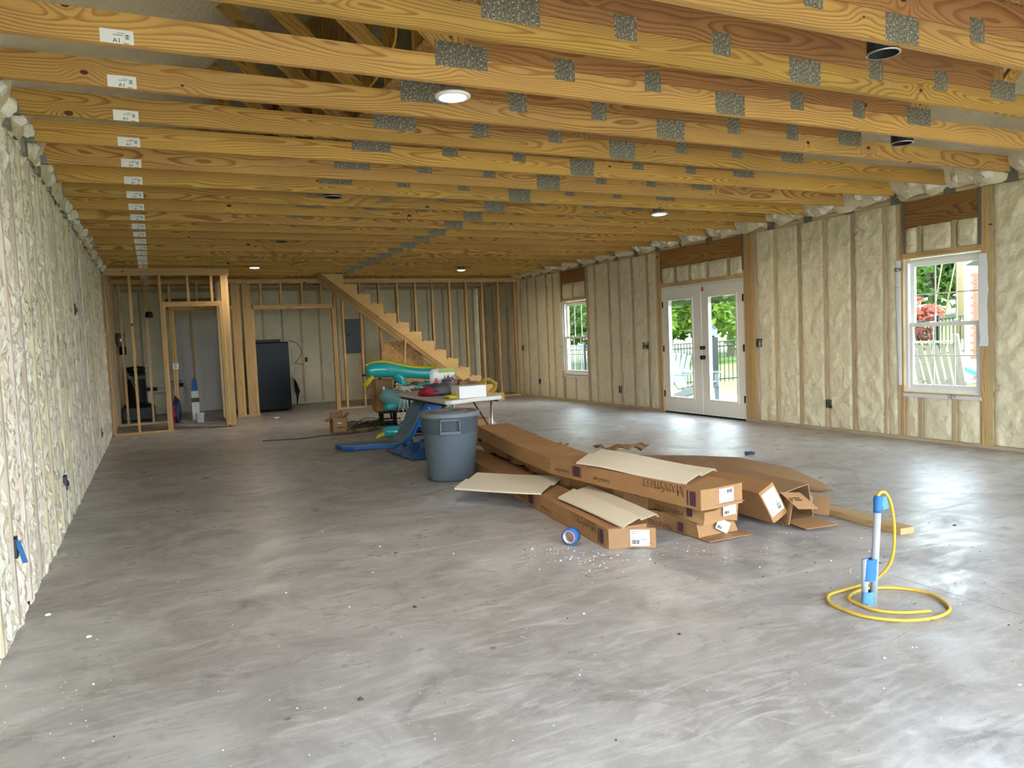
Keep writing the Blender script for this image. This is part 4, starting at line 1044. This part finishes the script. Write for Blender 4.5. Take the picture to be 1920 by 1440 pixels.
soft('clear_plastic_bag', 'crinkled clear bluish plastic over the see-through pool float', 'plastic bag', F(3.35, .68, 10.6), (.27,.15,.07), M['clearteal'], 21, .6, 5)
tag(part('card_tray', G().box(3.3, 10.3, .52, 3.95, 10.65, .60), M['carton']), 'flat cardboard tray on top of the see-through pool float', 'box')
soft('blue_duffel', 'dark blue vinyl bag sagging below the pool floats', 'bag', F(3.25, .28, 10.25), (.30,.18,.24), M['blue'], 31, .3, 3, z0=.0)
nt = G(); rs = random.Random(12)
tops = [F(2.93+.02*i, .70-.01*i, 10.15) for i in range(8)]
strands = []
for i in range(8):
    x0 = tops[i]; e = F(2.80+.065*i+rs.uniform(-.02,.02), .10+.03*abs(i-3), 10.1)
    mid = x0.lerp(e, .5)+Vector((-.05+.015*i, -.04, .02)); c = crv([x0, mid, e], 8); strands.append(c); nt.tube(c, .0035, 4, False)
for a, b in zip(strands, strands[1:]):
    for j in range(4, 16, 3): nt.tube([a[j], b[min(j+2, 16)]], .003, 4, False)
for i in range(12):
    p = tops[0]+Vector((rs.uniform(-.08,.18), 0, rs.uniform(-.03,.05))); nt.tube(crv([p, p+Vector((rs.uniform(-.1,.1), -.02, rs.uniform(-.05,.05))), p+Vector((rs.uniform(-.12,.12), 0, rs.uniform(-.05,.04)))], 5), .004, 4, False)
tag(part('sports_net', nt, M['paper'], None, True), 'white knotted net draped over the see-through pool float', 'net')
bl = thing('beach_ball', 'teal and yellow beach ball caught in the white net', 'ball', F(2.98, .27, 10.15))
part('body', G().ball((0,0,0), .095, 20, 12), M['teal'], bl, True); part('panel', G().ball((.065,-.03,.01), (.06,.07,.06), 14, 8), M['yellow'], bl, True)
sfl = thing('small_float', 'small teal float with yellow tips on the floor under the net', 'pool float', (2.86, 9.75, 0))
part('body', G().tube(crv([(-.16,0,.10),(-.08,0,.11),(.05,0,.10),(.2,0,.12),(.3,.02,.14)], 4), [.02,.05,.06,.07,.075,.078,.08,.08,.08,.08,.08,.078,.07,.06,.05,.04,.02], 14), M['teal'], sfl, True)
for p_, q_ in (((-.26,-.02,.04),(-.12,-.01,.09)), ((.22,.0,.22),(.32,.02,.16))): part('tip', G().tube(crv([p_, (Vector(p_)+Vector(q_))/2+Vector((0,0,.01)), q_], 4), [.008,.015,.02,.026,.03,.03,.028,.024,.02], 10), M['yellow'], sfl, True)
# blue slide mat
prof = crv([(2.02,9.12,.02),(2.35,9.06,.02),(2.66,8.98,.02),(2.80,8.93,.10),(2.90,8.88,.28),(3.0,8.80,.50),(3.25,8.75,.585)], 7)
mt_ = thing('slide_mat', 'long blue foam slide mat bent up against the folding table', 'mat', (2.3, 9.1, 0))
def slab(off, w, t, z):
    rows = []
    n = len(prof)
    for i, p in enumerate(prof):
        d = (prof[min(i+1, n-1)]-prof[max(i-1, 0)]).normalized(); side_ = Vector((-.12, 1, 0)).normalized(); up = d.cross(side_).normalized()
        if up.z < 0: up = -up
        e = w*(1 if i > 3 else (.6+.4*i/3))
        c = p+side_*.16+up*off
        rows.append([c-side_*e+up*0, c+side_*e, c+side_*e+up*t, c-side_*e+up*t])
    g = G().grid(rows, True); g.f.append((0,1,2,3)); m_ = len(rows)*4; g.f.append((m_-1, m_-2, m_-3, m_-4)); return g
part('base', slab(-.012, .21, .038, 0), M['blue'], mt_, world=True); part('pad', slab(.026, .185, .012, 0), M['bluegrey'], mt_, world=True)
# tarp
tg = []
for i in range(34):
    row = []
    for j in range(22):
        u, v = i/33, j/21; x, y = 2.46+.62*u, 7.75+1.05*v
        e = min(u, 1-u)*min(v, 1-v)*4
        h = .012+e**.5*(.10+.13*abs(nz((x, y, 1), 6))+.06*nz((x, y, 4), 13)); row.append((x+.05*nz((x, y, 7), 6), y+.06*nz((x, y, 9), 6), max(.004, h)))
    tg.append(row)
tag(part('tarpaulin', G().grid(tg), M['blue'], None, True), 'crumpled bright blue tarpaulin heaped behind the trash can', 'tarpaulin')
# little open box and cables near it
sb = thing('small_carton', 'small open brown carton alone on the floor by tangled wires', 'box', (2.43, 11.2, 0))
part('body', G().box(-.11,-.11,0,.11,.11,.005).box(-.11,-.11,0,.11,-.105,.22).box(-.11,.105,0,.11,.11,.22).box(-.11,-.11,0,-.105,.11,.22).box(.105,-.11,0,.11,.11,.22), M['carton'], sb)
part('flap', G().bar((-.11,0,.22),(-.19,0,.17), .2, .004, (0,1,0)), M['carton_in'], sb); part('flap', G().bar((.11,0,.22),(.15,0,.28), .2, .004, (0,1,0)), M['carton_in'], sb); part('flap', G().box(-.10,.105,.22,.10,.11,.30), M['carton_in'], sb)
for i in range(3): flat('printed_mark', G().quad(*rect(.022*i,.004*(i%2),.022*i+.016,.022)), M['paper'], sb, frame((-.035,-.112,.13), (1,0,0), (0,0,1)))
flat('printed_bar', G().quad(*rect(0,0,.12,.012)), M['ink'], sb, frame((-.05,-.112,.07), (1,0,0), (0,0,1)))
rs = random.Random(21); wg = G(); wy = G()
for i in range(46):
    x, y = rs.uniform(2.5, 2.9), rs.uniform(10.95, 11.6); a = rs.uniform(-.35, .35); L = rs.uniform(.35, .75); z = rs.uniform(.005, .11)
    c = crv([(x, y, z*.6), (x+L*.4, y+a*.4, z+.02), (x+L, y+a, z*.5+.004)], 4); (wy if i % 7 == 0 else wg).tube(c, .006, 5, False)
o_ = thing('wire_tangle', 'tangled heap of dark wires and rods on the floor', 'wires', (2.7, 11.3, 0))
part('dark_strands', wg, M['cable_dark'], o_, True, world=True); part('yellow_strands', wy, M['cable'], o_, True, world=True)
cable('floor_cord', [(1.3,10.9,.006),(1.8,10.75,.006),(2.1,10.85,.006),(2.55,10.8,.006),(2.9,10.9,.006)], .006, M['cable_dark'], 'dark cord running along the floor to the wire tangle')

# ============================================================ BACK ROOM
fz = thing('upright_freezer', 'black upright freezer with long vertical steel handle', 'freezer', (2.155, 15.98, 0))
part('cabinet', G().box(-.345,-.20,.03,.345,.40,1.41), M['black'], fz, bevel=.012)
part('door', G().box(-.345,-.26,.05,.335,-.205,1.40), M['black_gloss'], fz, bevel=.012)
part('handle', G().tube([(.385,-.26,.42),(.385,-.29,.45),(.385,-.29,1.22),(.385,-.26,1.25)], .012, 8), M['steel'], fz, True)
for x in (-.3, .3):
    for y in (-.15, .35): part('foot', G().box(x-.03,y-.03,0,x+.03,y+.03,.03), M['black'], fz)
tag(part('black_tray', G().box(1.82,15.76,1.412,2.35,16.1,1.43).box(1.82,15.76,1.43,2.35,15.775,1.465).box(1.83,15.9,1.43,2.2,16.0,1.46), M['cable_dark']), 'dark shallow tray lying on top of the freezer', 'tray')
tag(part('umbrella', G().tube(crv([(2.80,17.37,.62),(2.83,17.2,.45),(2.86,17.2,.3),(2.86,17.3,.0)], 4), [.01,.02,.035,.045,.05,.05,.045,.05,.06,.03,.02,.015,.01], 8), M['black'], None, True), 'folded black umbrella propped against the back wall', 'umbrella')
ep = thing('electrical_panel', 'grey steel electrical panel on the back wall below the stairs', 'electrical panel', (4.24, YB-.01, 1.49))
part('cabinet', G().box(-.20,-.03,-.40,.20,.03,.40), M['grey_panel'], ep); part('door', G().box(-.17,-.036,-.32,.17,-.03,.33), M['grey_panel'], ep, bevel=.003); part('latch', G().box(-.14,-.042,.0,-.10,-.036,.05), M['black'], ep)
cable('wall_wire', [(2.75,17.36,1.45),(2.95,17.34,1.36),(3.02,17.33,1.15),(2.92,17.33,.98),(2.88,17.34,.93),(3.05,17.34,.90)], .006, M['cable_dark'], 'dark loose wire curling on the back wall beside the freezer')
fi = thing('filter_tank', 'tall black water filter tank in the framed closet', 'filter', (-.33, 16.35, 0))
part('tank', G().lathe([(.0001,0),(.24,0),(.25,.05),(.25,.30),(.18,.33),(.17,.36),(.165,.86),(.175,.90),(.17,.93),(.0001,.95)], 28), M['black'], fi, True)
part('head', G().lathe([(.0001,.93),(.16,.93),(.18,.98),(.17,1.03),(.05,1.05),(.0001,1.05)], 24), M['black'], fi, True)
part('gauge', G().lathe([(.0001,0),(.035,0),(.035,.02),(.0001,.025)], 16), M['steel'], fi, True, loc=(.0,-.19,.99)).rotation_euler = (math.pi/2, 0, 0)
part('band', G().lathe([(.168,.80),(.172,.80),(.172,.87),(.168,.87)], 24), M['bin'], fi, True)
part('base', G().box(-.28,-.26,0,.30,.25,.26), M['black'], fi, bevel=.02)
pp = thing('water_piping', 'white plastic water piping with black valves beside the filter tank', 'piping', (.05, 16.4, 0))
part('pipe', G().tube([(-.25,0,.52),(.42,.1,.55)], .035, 12), M['pvc'], pp, True); part('pipe', G().tube([(-.17,0,.55),(-.17,0,.18)], .045, 12), M['pvc'], pp, True); part('pipe', G().tube([(.42,.1,.62),(.42,.1,.1)], .045, 12), M['pvc'], pp, True)
part('valve', G().tube([(-.28,0,.58),(-.02,0,.58)], .04, 10), M['black'], pp, True); part('valve', G().tube([(.28,.1,.62),(.46,.1,.62)], .05, 10), M['black'], pp, True); part('valve_lever', G().box(.24,.02,.70,.44,.06,.72), M['black'], pp)
wd_ = thing('water_dispenser', 'chrome and black appliance mounted on the closet wall', 'dispenser', (-.54, 16.2, 1.54))
part('body', G().tube([(0,0,-.10),(0,0,.16)], .075, 18), M['steel'], wd_, True); part('base', G().tube([(.02,0,-.26),(.02,0,-.10)], .06, 16), M['black_gloss'], wd_, True); part('bracket', G().box(-.12,-.05,-.05,-.06,.05,.16), M['black'], wd_)
for i, (a, b) in enumerate(((-.57, -.40), (-.55, -.36))):
    cable('hanging_cord', [(a,16.15,1.27),(a+.05,16.1,1.0),(b,16.1,.75),(b+.06,16.15,.55)], .005, M['cable_white'], 'thin pale cord hanging below the wall appliance', group='cords under the wall appliance')
blk = thing('vent_cap', 'round black duct cap hanging from yellow wires in the closet', 'duct cap', (-.02, 15.0, 1.98))
part('cap', G().lathe([(.0001,-.05),(.06,-.05),(.065,.0),(.05,.05),(.0001,.06)], 18), M['black'], blk, True)
for i, (x0, x1) in enumerate(((-.10,-.04), (-.07,.0), (.10,.22), (.13,.26), (.16,.30))):
    zz = 2.02 if i < 2 else 1.08
    cable('closet_wire', [(x0,15.05,2.62),((x0+x1)/2,15.03,2.3),(x1,15.03,max(zz,1.9)),(x1+.08 if i > 1 else x1,15.04,zz)], .0045, M['cable'], 'yellow wire dropping through the closet framing', group='yellow wires in the closet')
cable('closet_conduit', [(-.02,17.37,.95),(-.01,17.37,1.15),(.05,17.37,1.2),(.35,17.37,1.2),(.42,17.37,1.1)], .008, M['pvc'], 'thin white tube bent along the closet back', 'tube')
for nm, x, y, z, lb in (('outlet_plate', -.12, 17.40, .98, 'white outlet plate above the filter tank'), ('outlet_box', .36, 15.07, 1.03, 'white outlet box on the closet stud below yellow wires')):
    o_ = thing(nm, lb, 'outlet', (x, y, z)); part('plate', G().box(-.05,-.02,-.055,.05,.0,.055), M['paper'], o_); part('sockets', G().box(-.015,-.024,.01,.015,-.02,.035).box(-.015,-.024,-.035,.015,-.02,-.01), M['bin'], o_)
wk = thing('water_ski', 'blue and white water ski standing upright in the closet doorway', 'water ski', (.66, 15.25, 0))
rows = [[(-w/2, 0, z), (w/2, 0, z), (w/2, .03, z), (-w/2, .03, z)] for w, z in ((.12,0),(.13,.3),(.12,.55),(.09,.72),(.03,.80))]
g = G().grid(rows[:3], True); part('lower_half', g, M['paper'], wk); g = G().grid(rows[2:], True); g.f.append((8,9,10,11)); part('upper_half', g, M['blue'], wk)
part('binding', G().box(-.07,-.03,.34,.07,0,.42), M['black'], wk)
bu = thing('white_bucket', 'small white bucket on the floor in the closet doorway', 'bucket', (.70, 14.72, 0))
part('body', G().lathe([(.0001,0),(.065,0),(.075,.17),(.078,.172),(.070,.168),(.06,.02)], 22), M['paper'], bu, True)
soft('striped_towel', 'red and blue rolled cloth slumped against the closet stud', 'cloth', (.33, 15.0, .22), (.07,.07,.24), M['navy'], 44, .4, 4)
soft('red_cloth', 'dark red cloth beside the rolled blue cloth in the closet', 'cloth', (.27, 14.98, .17), (.04,.05,.18), M['red'], 45, .4, 4)
tag(part('white_scrap', G().ball((1.98,14.3,.01), (.05,.03,.012), 8, 5), M['paper'], None, True), 'small white paper scrap on the floor before the freezer', 'scrap')

# ============================================================ WALL BOXES
def wbox(x, y, z, sx, label, w=.09, h=.10, mat=None, tail=False, fuzz=True):
    o = thing('outlet_box', label, 'outlet box', (x, y, z))
    part('box', G().box(-.012,-w/2,-h/2,.012,-w/2+.006,h/2).box(-.012,w/2-.006,-h/2,.012,w/2,h/2).box(-.012,-w/2,-h/2,.012,w/2,-h/2+.006).box(-.012,-w/2,h/2-.006,.012,w/2,h/2).box(-.014*sx-.002,-w/2,-h/2,-.014*sx+.002,w/2,h/2), mat or M['bluebox'], o)
    part('wires', G().tube(crv([(0,-.01,.02),(.02*sx,.0,.01),(.02*sx,.01,-.02),(.005*sx,.015,-.03)], 4), .004, 5).tube(crv([(0,.015,.02),(.018*sx,.02,.0),(.012*sx,.0,-.03)], 4), .004, 5), M['cable_dark'], o, True)
    if tail:
        part('tape_tail', G().grid([[(.014+.010*j+.008*i, .006*j-.012*i, .03-.025*i) for j in (-1, 0, 1)] for i in range(5)]), M['bluetape'], o, True)
    return o
wbox(XR-.005, 10.294, 1.074, -1, 'square dark switch box between the far window and french doors', .15, .11)
wbox(XR-.005, 7.714, 1.088, -1, 'dark switch box beside the french door studs', .09, .11)
wbox(XR-.005, 6.566, .331, -1, 'low outlet box on the wall between french doors and near window', .07, .10)
wbox(XR-.005, 14.90, 1.068, -1, 'switch box on the foam wall near the inner partition', .07, .11)
wbox(XR-.005, 14.148, .346, -1, 'low outlet box under the switch box near the inner partition', .06, .10)
wbox(XR-.005, 11.096, .309, -1, 'low outlet box on the wall beside the far window', .07, .12)
wbox(XL-.002, 8.313, 1.742, 1, 'high switch box on the long foamed wall', .05, .11)
wbox(XL-.002, 6.455, .355, 1, 'low empty outlet box midway along the long foamed wall', .06, .11)
wbox(XL-.002, 10.70, .316, 1, 'low outlet box with hanging wire on the long foamed wall', .06, .11)
wbox(XL-.002, 4.20, .40, 1, 'low outlet box with blue tape tail on the long foamed wall', .05, .10, tail=True)
wbox(3.13, YB-.01, 1.0, 1, 'black outlet box on the back wall stud beside the freezer', .05, .1, M['black']).rotation_euler.z = -math.pi/2
# ============================================================ OUTSIDE
def gz(x, y):
    if x < 12: return -.10
    k_ = min(1., max(0., (1.15-y/x)/.5)); return -.10 + (x-12)*.052*k_
rows = []
for i in range(40):
    x = 11.0 + i*2.4
    rows.append([(x, -25+j*3.0, gz(x, -25+j*3.0)) for j in range(52)])
o_ = part('lawn', G().grid([r[::-1] for r in rows]), M['grass'], None, True); o_['kind'] = 'stuff'; o_['label'] = 'sunlit green lawn outside the windows'; o_['category'] = 'grass'
pa = struct('patio', G().box(XR+.17, -1.6, -.22, 12.6, 34, -.10), M['patio'])
struct('driveway', G().box(-6, -22, -.2, 14, YF-.16, -.03), M['patio'])
o_ = part('front_lawn', G().quad((-60,-80,-.12),(70,-80,-.12),(70,-22,-.12),(-60,-22,-.12)).quad((-60,-22,-.12),(-6,-22,-.12),(-6,60,-.12),(-60,60,-.12)), M['grass']); o_['kind'] = 'stuff'; o_['label'] = 'green lawn beyond the driveway'; o_['category'] = 'grass'
# fence
def fence(label, a, b, h=1.08):
    a, b = Vector(a), Vector(b); L = (b-a).length; n = int(L/.115); t = thing('metal_fence', label, 'fence', (a.x, a.y, gz(a.x, a.y)), 'black metal fences outside')
    z = lambda p: gz(p.x, p.y)-gz(a.x, a.y)
    pm = G().box(-.009,-.009,.05,.009,.009,h).mesh('picket'); pm.materials.append(M['fence'])
    po = G().box(-.035,-.035,0,.035,.035,h+.10).mesh('fence_post'); po.materials.append(M['fence'])
    m = 0
    while m*2.2 < L+.1:
        p = a.lerp(b, min(1, m*2.2/L)); link('fence_post', po, t, (p.x-a.x, p.y-a.y, z(p))); m += 1
    pts = [a.lerp(b, i/12) for i in range(13)]
    for hh in (.12, h-.12, h): part('rail', G().tube([(p.x-a.x, p.y-a.y, z(p)+hh) for p in pts], .018, 4), M['fence'], t)
    for i in range(min(n, 200)):
        p = a.lerp(b, (i+.5)/n); link('picket', pm, t, (p.x-a.x, p.y-a.y, z(p)))
    return t
fence('black metal picket fence seen through the far window', (11.2, 14.6), (12.3, 34.0))
fence('short black metal picket fence return behind the adirondack chair', (11.2, 14.6), (12.95, 15.1))
fence('black metal picket fence running up the lawn behind the boats', (12.95, 15.1), (27.0, 11.5))
lp = thing('lantern_post', 'black fence post topped with a square lantern outside the doors', 'lantern post', (12.95, 15.12, -.10))
part('post', G().box(-.09,-.09,0,.09,.09,1.2), M['fence'], lp); part('lantern', G().box(-.08,-.08,1.24,.08,.08,1.42), M['chair_grey'], lp); part('cap', G().lathe([(.13,1.42),(.02,1.52),(.0001,1.53)], 4), M['fence'], lp)
# trees
def tree_mesh(seed, n, rx, rz, zc, leaf):
    rs = random.Random(seed); g = G()
    cl = [(rs.gauss(0, rx*.42), rs.gauss(0, rx*.42), zc+rs.uniform(-rz, rz)*.75, rs.uniform(.35, .6)*rx) for _ in range(14)]
    for i in range(n):
        c = rs.choice(cl); d = Vector((rs.gauss(0,1), rs.gauss(0,1), rs.gauss(0,1))).normalized()*c[3]*rs.uniform(.6, 1.05)
        p = Vector((c[0], c[1], c[2]))+d; u = Vector((rs.uniform(-1,1), rs.uniform(-1,1), rs.uniform(-.6,.6))).normalized(); w = u.cross(Vector((rs.uniform(-1,1), rs.uniform(-1,1), rs.uniform(-1,1)))).normalized()
        s_ = leaf*rs.uniform(.6, 1.3)
        g.add([p-u*s_, p+w*s_*.45+Vector((0,0,s_*.1)), p+u*s_, p-w*s_*.45+Vector((0,0,s_*.1))], [(0,1,2),(0,2,3)])
    return g
TM = []
for k_ in range(3):
    f = tree_mesh(40+k_, 5200, 2.5, 3.6, 4.6, .22).mesh('foliage'); f.materials.append(M['leaf'] if k_ != 1 else M['leaf2'])
    tk = G().tube(crv([(0,0,-.3),(.1,.05,1.5),(-.05,.1,3.5),(.1,0,6.0)], 4), [.2-.012*i for i in range(13)], 8).mesh('trunk', True); tk.materials.append(M['bark']); TM.append((f, tk))
TL = ['broad dark green tree standing beyond the fence', 'light green tree standing beyond the fence', 'tall mid green tree standing beyond the fence']
rs = random.Random(77)
def tree(x, y, k_, s_=1.0):
    t = thing('garden_tree', TL[k_], 'tree', (x, y, gz(x, y)-.1), ('dark green trees outside', 'light green trees outside', 'mid green trees outside')[k_]); t.scale = (s_, s_, s_*rs.uniform(.9, 1.15)); t.rotation_euler.z = rs.uniform(0, 6)
    link('foliage', TM[k_][0], t); link('trunk', TM[k_][1], t)
for (x, y, k_, s_) in ((15.5,31,1,.8),(17,36,1,1),(15,26.5,0,.7),(19,29,1,.9),(22,32,2,1.1),(20.5,24.5,1,.9),(25,28,0,1.1),(28,33,1,1.2),(23,37,2,1.2),(31,27,2,1.2),(29,38,0,1.3),
                       (44,26.5,0,1.3),(46,30,2,1.3),(43,33,1,1.2),(48,34,0,1.4),(47,23,1,1.2),(52,28,2,1.5),(42,29.8,0,1.1),(51,24,0,1.4),(38,36,1,1.2),(55,32,0,1.6)):
    tree(x, y, k_, s_)
bsh = thing('red_shrub', 'red leaved shrub beside the metal fence', 'shrub', (19.2, 13.95, gz(19.2, 13.95)))
f = tree_mesh(90, 900, .55, .75, .95, .09); part('foliage', f, M['leaf_red'], bsh); part('stems', G().tube([(0,0,0),(.05,0,.8)], .03, 6).tube([(0,0,0),(-.15,.1,.9)], .02, 6), M['bark'], bsh)
# poles
tag(part('utility_pole', G().tube([(26,17.2,-.2),(26,17.2,7.5)], .13, 12), M['pole'], None, True), 'weathered wooden utility pole on the lawn', 'pole')
for a, b, lb in (((26,17.75,4.2),(26,18.35,1.0),'pale slanted guy pole furthest from the utility pole'), ((26,17.35,3.6),(26,17.95,.9),'pale slanted guy pole next to the utility pole')): tag(part('guy_pole', G().tube([a, b], .022, 8), M['pole'], None, True), lb, 'pole')
# porch of the neighbouring house
ph = thing('neighbour_porch', 'porch with grey shingled roof, white post and brick pillar', 'porch', (14.6, 9.3, gz(14.6, 9.3)))
part('roof', G().prism([(-.2,.2,2.28),(3.5,.2,2.28),(3.5,-3.2,3.8),(-.2,-3.2,3.8)], (0,0,.10)), M['shingle'], ph)
part('fascia', G().box(-.2,.13,2.14,3.5,.21,2.30), M['white_paint'], ph)
part('post', G().box(-.10,.06,0,.10,.24,2.2), M['white_paint'], ph)
pil_ = part('pillar', G().box(-.18,-.6,0,.18,-.06,2.2), M['mortar'], ph)
bm_ = G().box(-.10,0,0,.10,.008,.06).mesh('brick'); bm_.materials.append(M['brick']); bm2 = G().box(-.008,-.10,0,0,.10,.06).mesh('brick'); bm2.materials.append(M['brick'])
for r in range(29):
    for c in range(3):
        link('brick', bm2, pil_, (-.18, -.5+.21*c-(.05 if r % 2 else 0)+.04, .03+r*.073))
# rocking chair
rk = thing('rocking_chair', 'white slatted rocking chair with its back to the near window', 'chair', (8.75, 6.05, -.10))
for i in range(5):
    y = -.20+.10*i; part('back_slat', G().bar((.10, y*.92, .42), (-.12, y, 1.10), .065, .014, (0,1,0)), M['chair_white'], rk)
part('head_rail', G().bar((-.125,-.27,1.13),(-.125,.27,1.13), .12, .025, (1,0,0)), M['chair_white'], rk)
for y in (-.285, .285):
    part('back_post', G().bar((.16, y*.95, .05), (-.15, y, 1.22), .06, .035, (0,1,0)), M['chair_white'], rk)
    part('leg', G().box(.50, y-.02, .05, .55, y+.02, .62), M['chair_white'], rk); part('arm', G().box(-.02, y-.05, .62, .60, y+.05, .645), M['chair_white'], rk)
    part('rocker', G().tube(crv([(-.35,y,.12),(.0,y,.03),(.3,y,.02),(.65,y,.07)], 5), .02, 6), M['chair_white'], rk)
for i in range(5): part('seat_slat', G().box(.06+.1*i,-.27,.40,.14+.1*i,.27,.42), M['chair_white'], rk)
# boats
def hull(name, label, c, L, w, mat, mat2, rz, z):
    t = thing(name, label, 'boat', (c[0], c[1], z), None, rz); rows = []
    for i in range(15):
        u = -1+2*i/14; e = max(.03, (1-abs(u)**2.6)); row = []
        for k_ in range(14):
            a = 2*math.pi*k_/14; row.append((u*L/2, math.cos(a)*w/2*e**.7, .12+.10*u*u+math.sin(a)*.12*e**.5))
        rows.append(row)
    g = G().grid(rows, True); part('hull', g, mat, t, True)
    rows2 = [[(p[0]*.96, p[1]*.86, max(p[2], 0)+.015) for p in r[:8]] for r in rows]
    part('deck', G().grid(rows2), mat2, t, True)
    return t
hull('kayak', 'bright blue kayak lying behind the rocking chair', (10.2, 6.9), 3.2, .7, M['kayak'], M['hullwhite'], 1.35, .10)
hull('paddle_board', 'white paddle board with blue underside stacked on a rack outside', (10.6, 6.2), 3.0, .8, M['kayak'], M['hullwhite'], 1.0, .40)
for y in (5.6, 7.0): tag(part('boat_rack', G().box(10.0,y-.04,-.10,10.08,y+.04,.38).box(11.0,y-.04,-.10,11.08,y+.04,.38).box(9.95,y-.04,.36,11.12,y+.04,.40), M['white_paint']), 'low white trestle holding the white paddle board', 'trestle', 'trestles under the paddle board')
soft('green_float', 'small green pool toy lying on the white paddle board', 'pool toy', (10.5, 6.15, .72), (.18,.12,.05), M['green'], 61, .3)
# adirondack chairs
def adirondack(label, loc, rz):
    t = thing('adirondack_chair', label, 'chair', loc, 'adirondack chairs on the patio', rz)
    for i in range(6):
        x = -.25+.10*i; top = .92-.9*(x)**2
        part('back_slat', G().bar((x*.8, .28, .25), (x*1.12, .62, top), .085, .02, (1,0,0)), M['chair_grey'], t)
    for i in range(6): part('seat_slat', G().bar((-.28, -.25+.10*i, .38-.022*i), (.28, -.25+.10*i, .38-.022*i), .02, .085), M['chair_grey'], t)
    for s_ in (-1, 1):
        part('arm', G().bar((s_*.36,-.35,.56),(s_*.34,.45,.54), .025, .12), M['chair_grey'], t); part('front_leg', G().bar((s_*.33,-.28,0),(s_*.33,-.28,.55), .09, .025, (0,1,0)), M['chair_grey'], t)
        part('side_rail', G().bar((s_*.30,-.32,.34),(s_*.30,.65,.02), .12, .025), M['chair_grey'], t)
    return t
adirondack('grey adirondack chair facing the house through the french doors', (9.75, 12.75, -.10), -.9)
adirondack('grey adirondack chair mostly hidden behind the french door stile', (9.55, 11.65, -.10), .5)
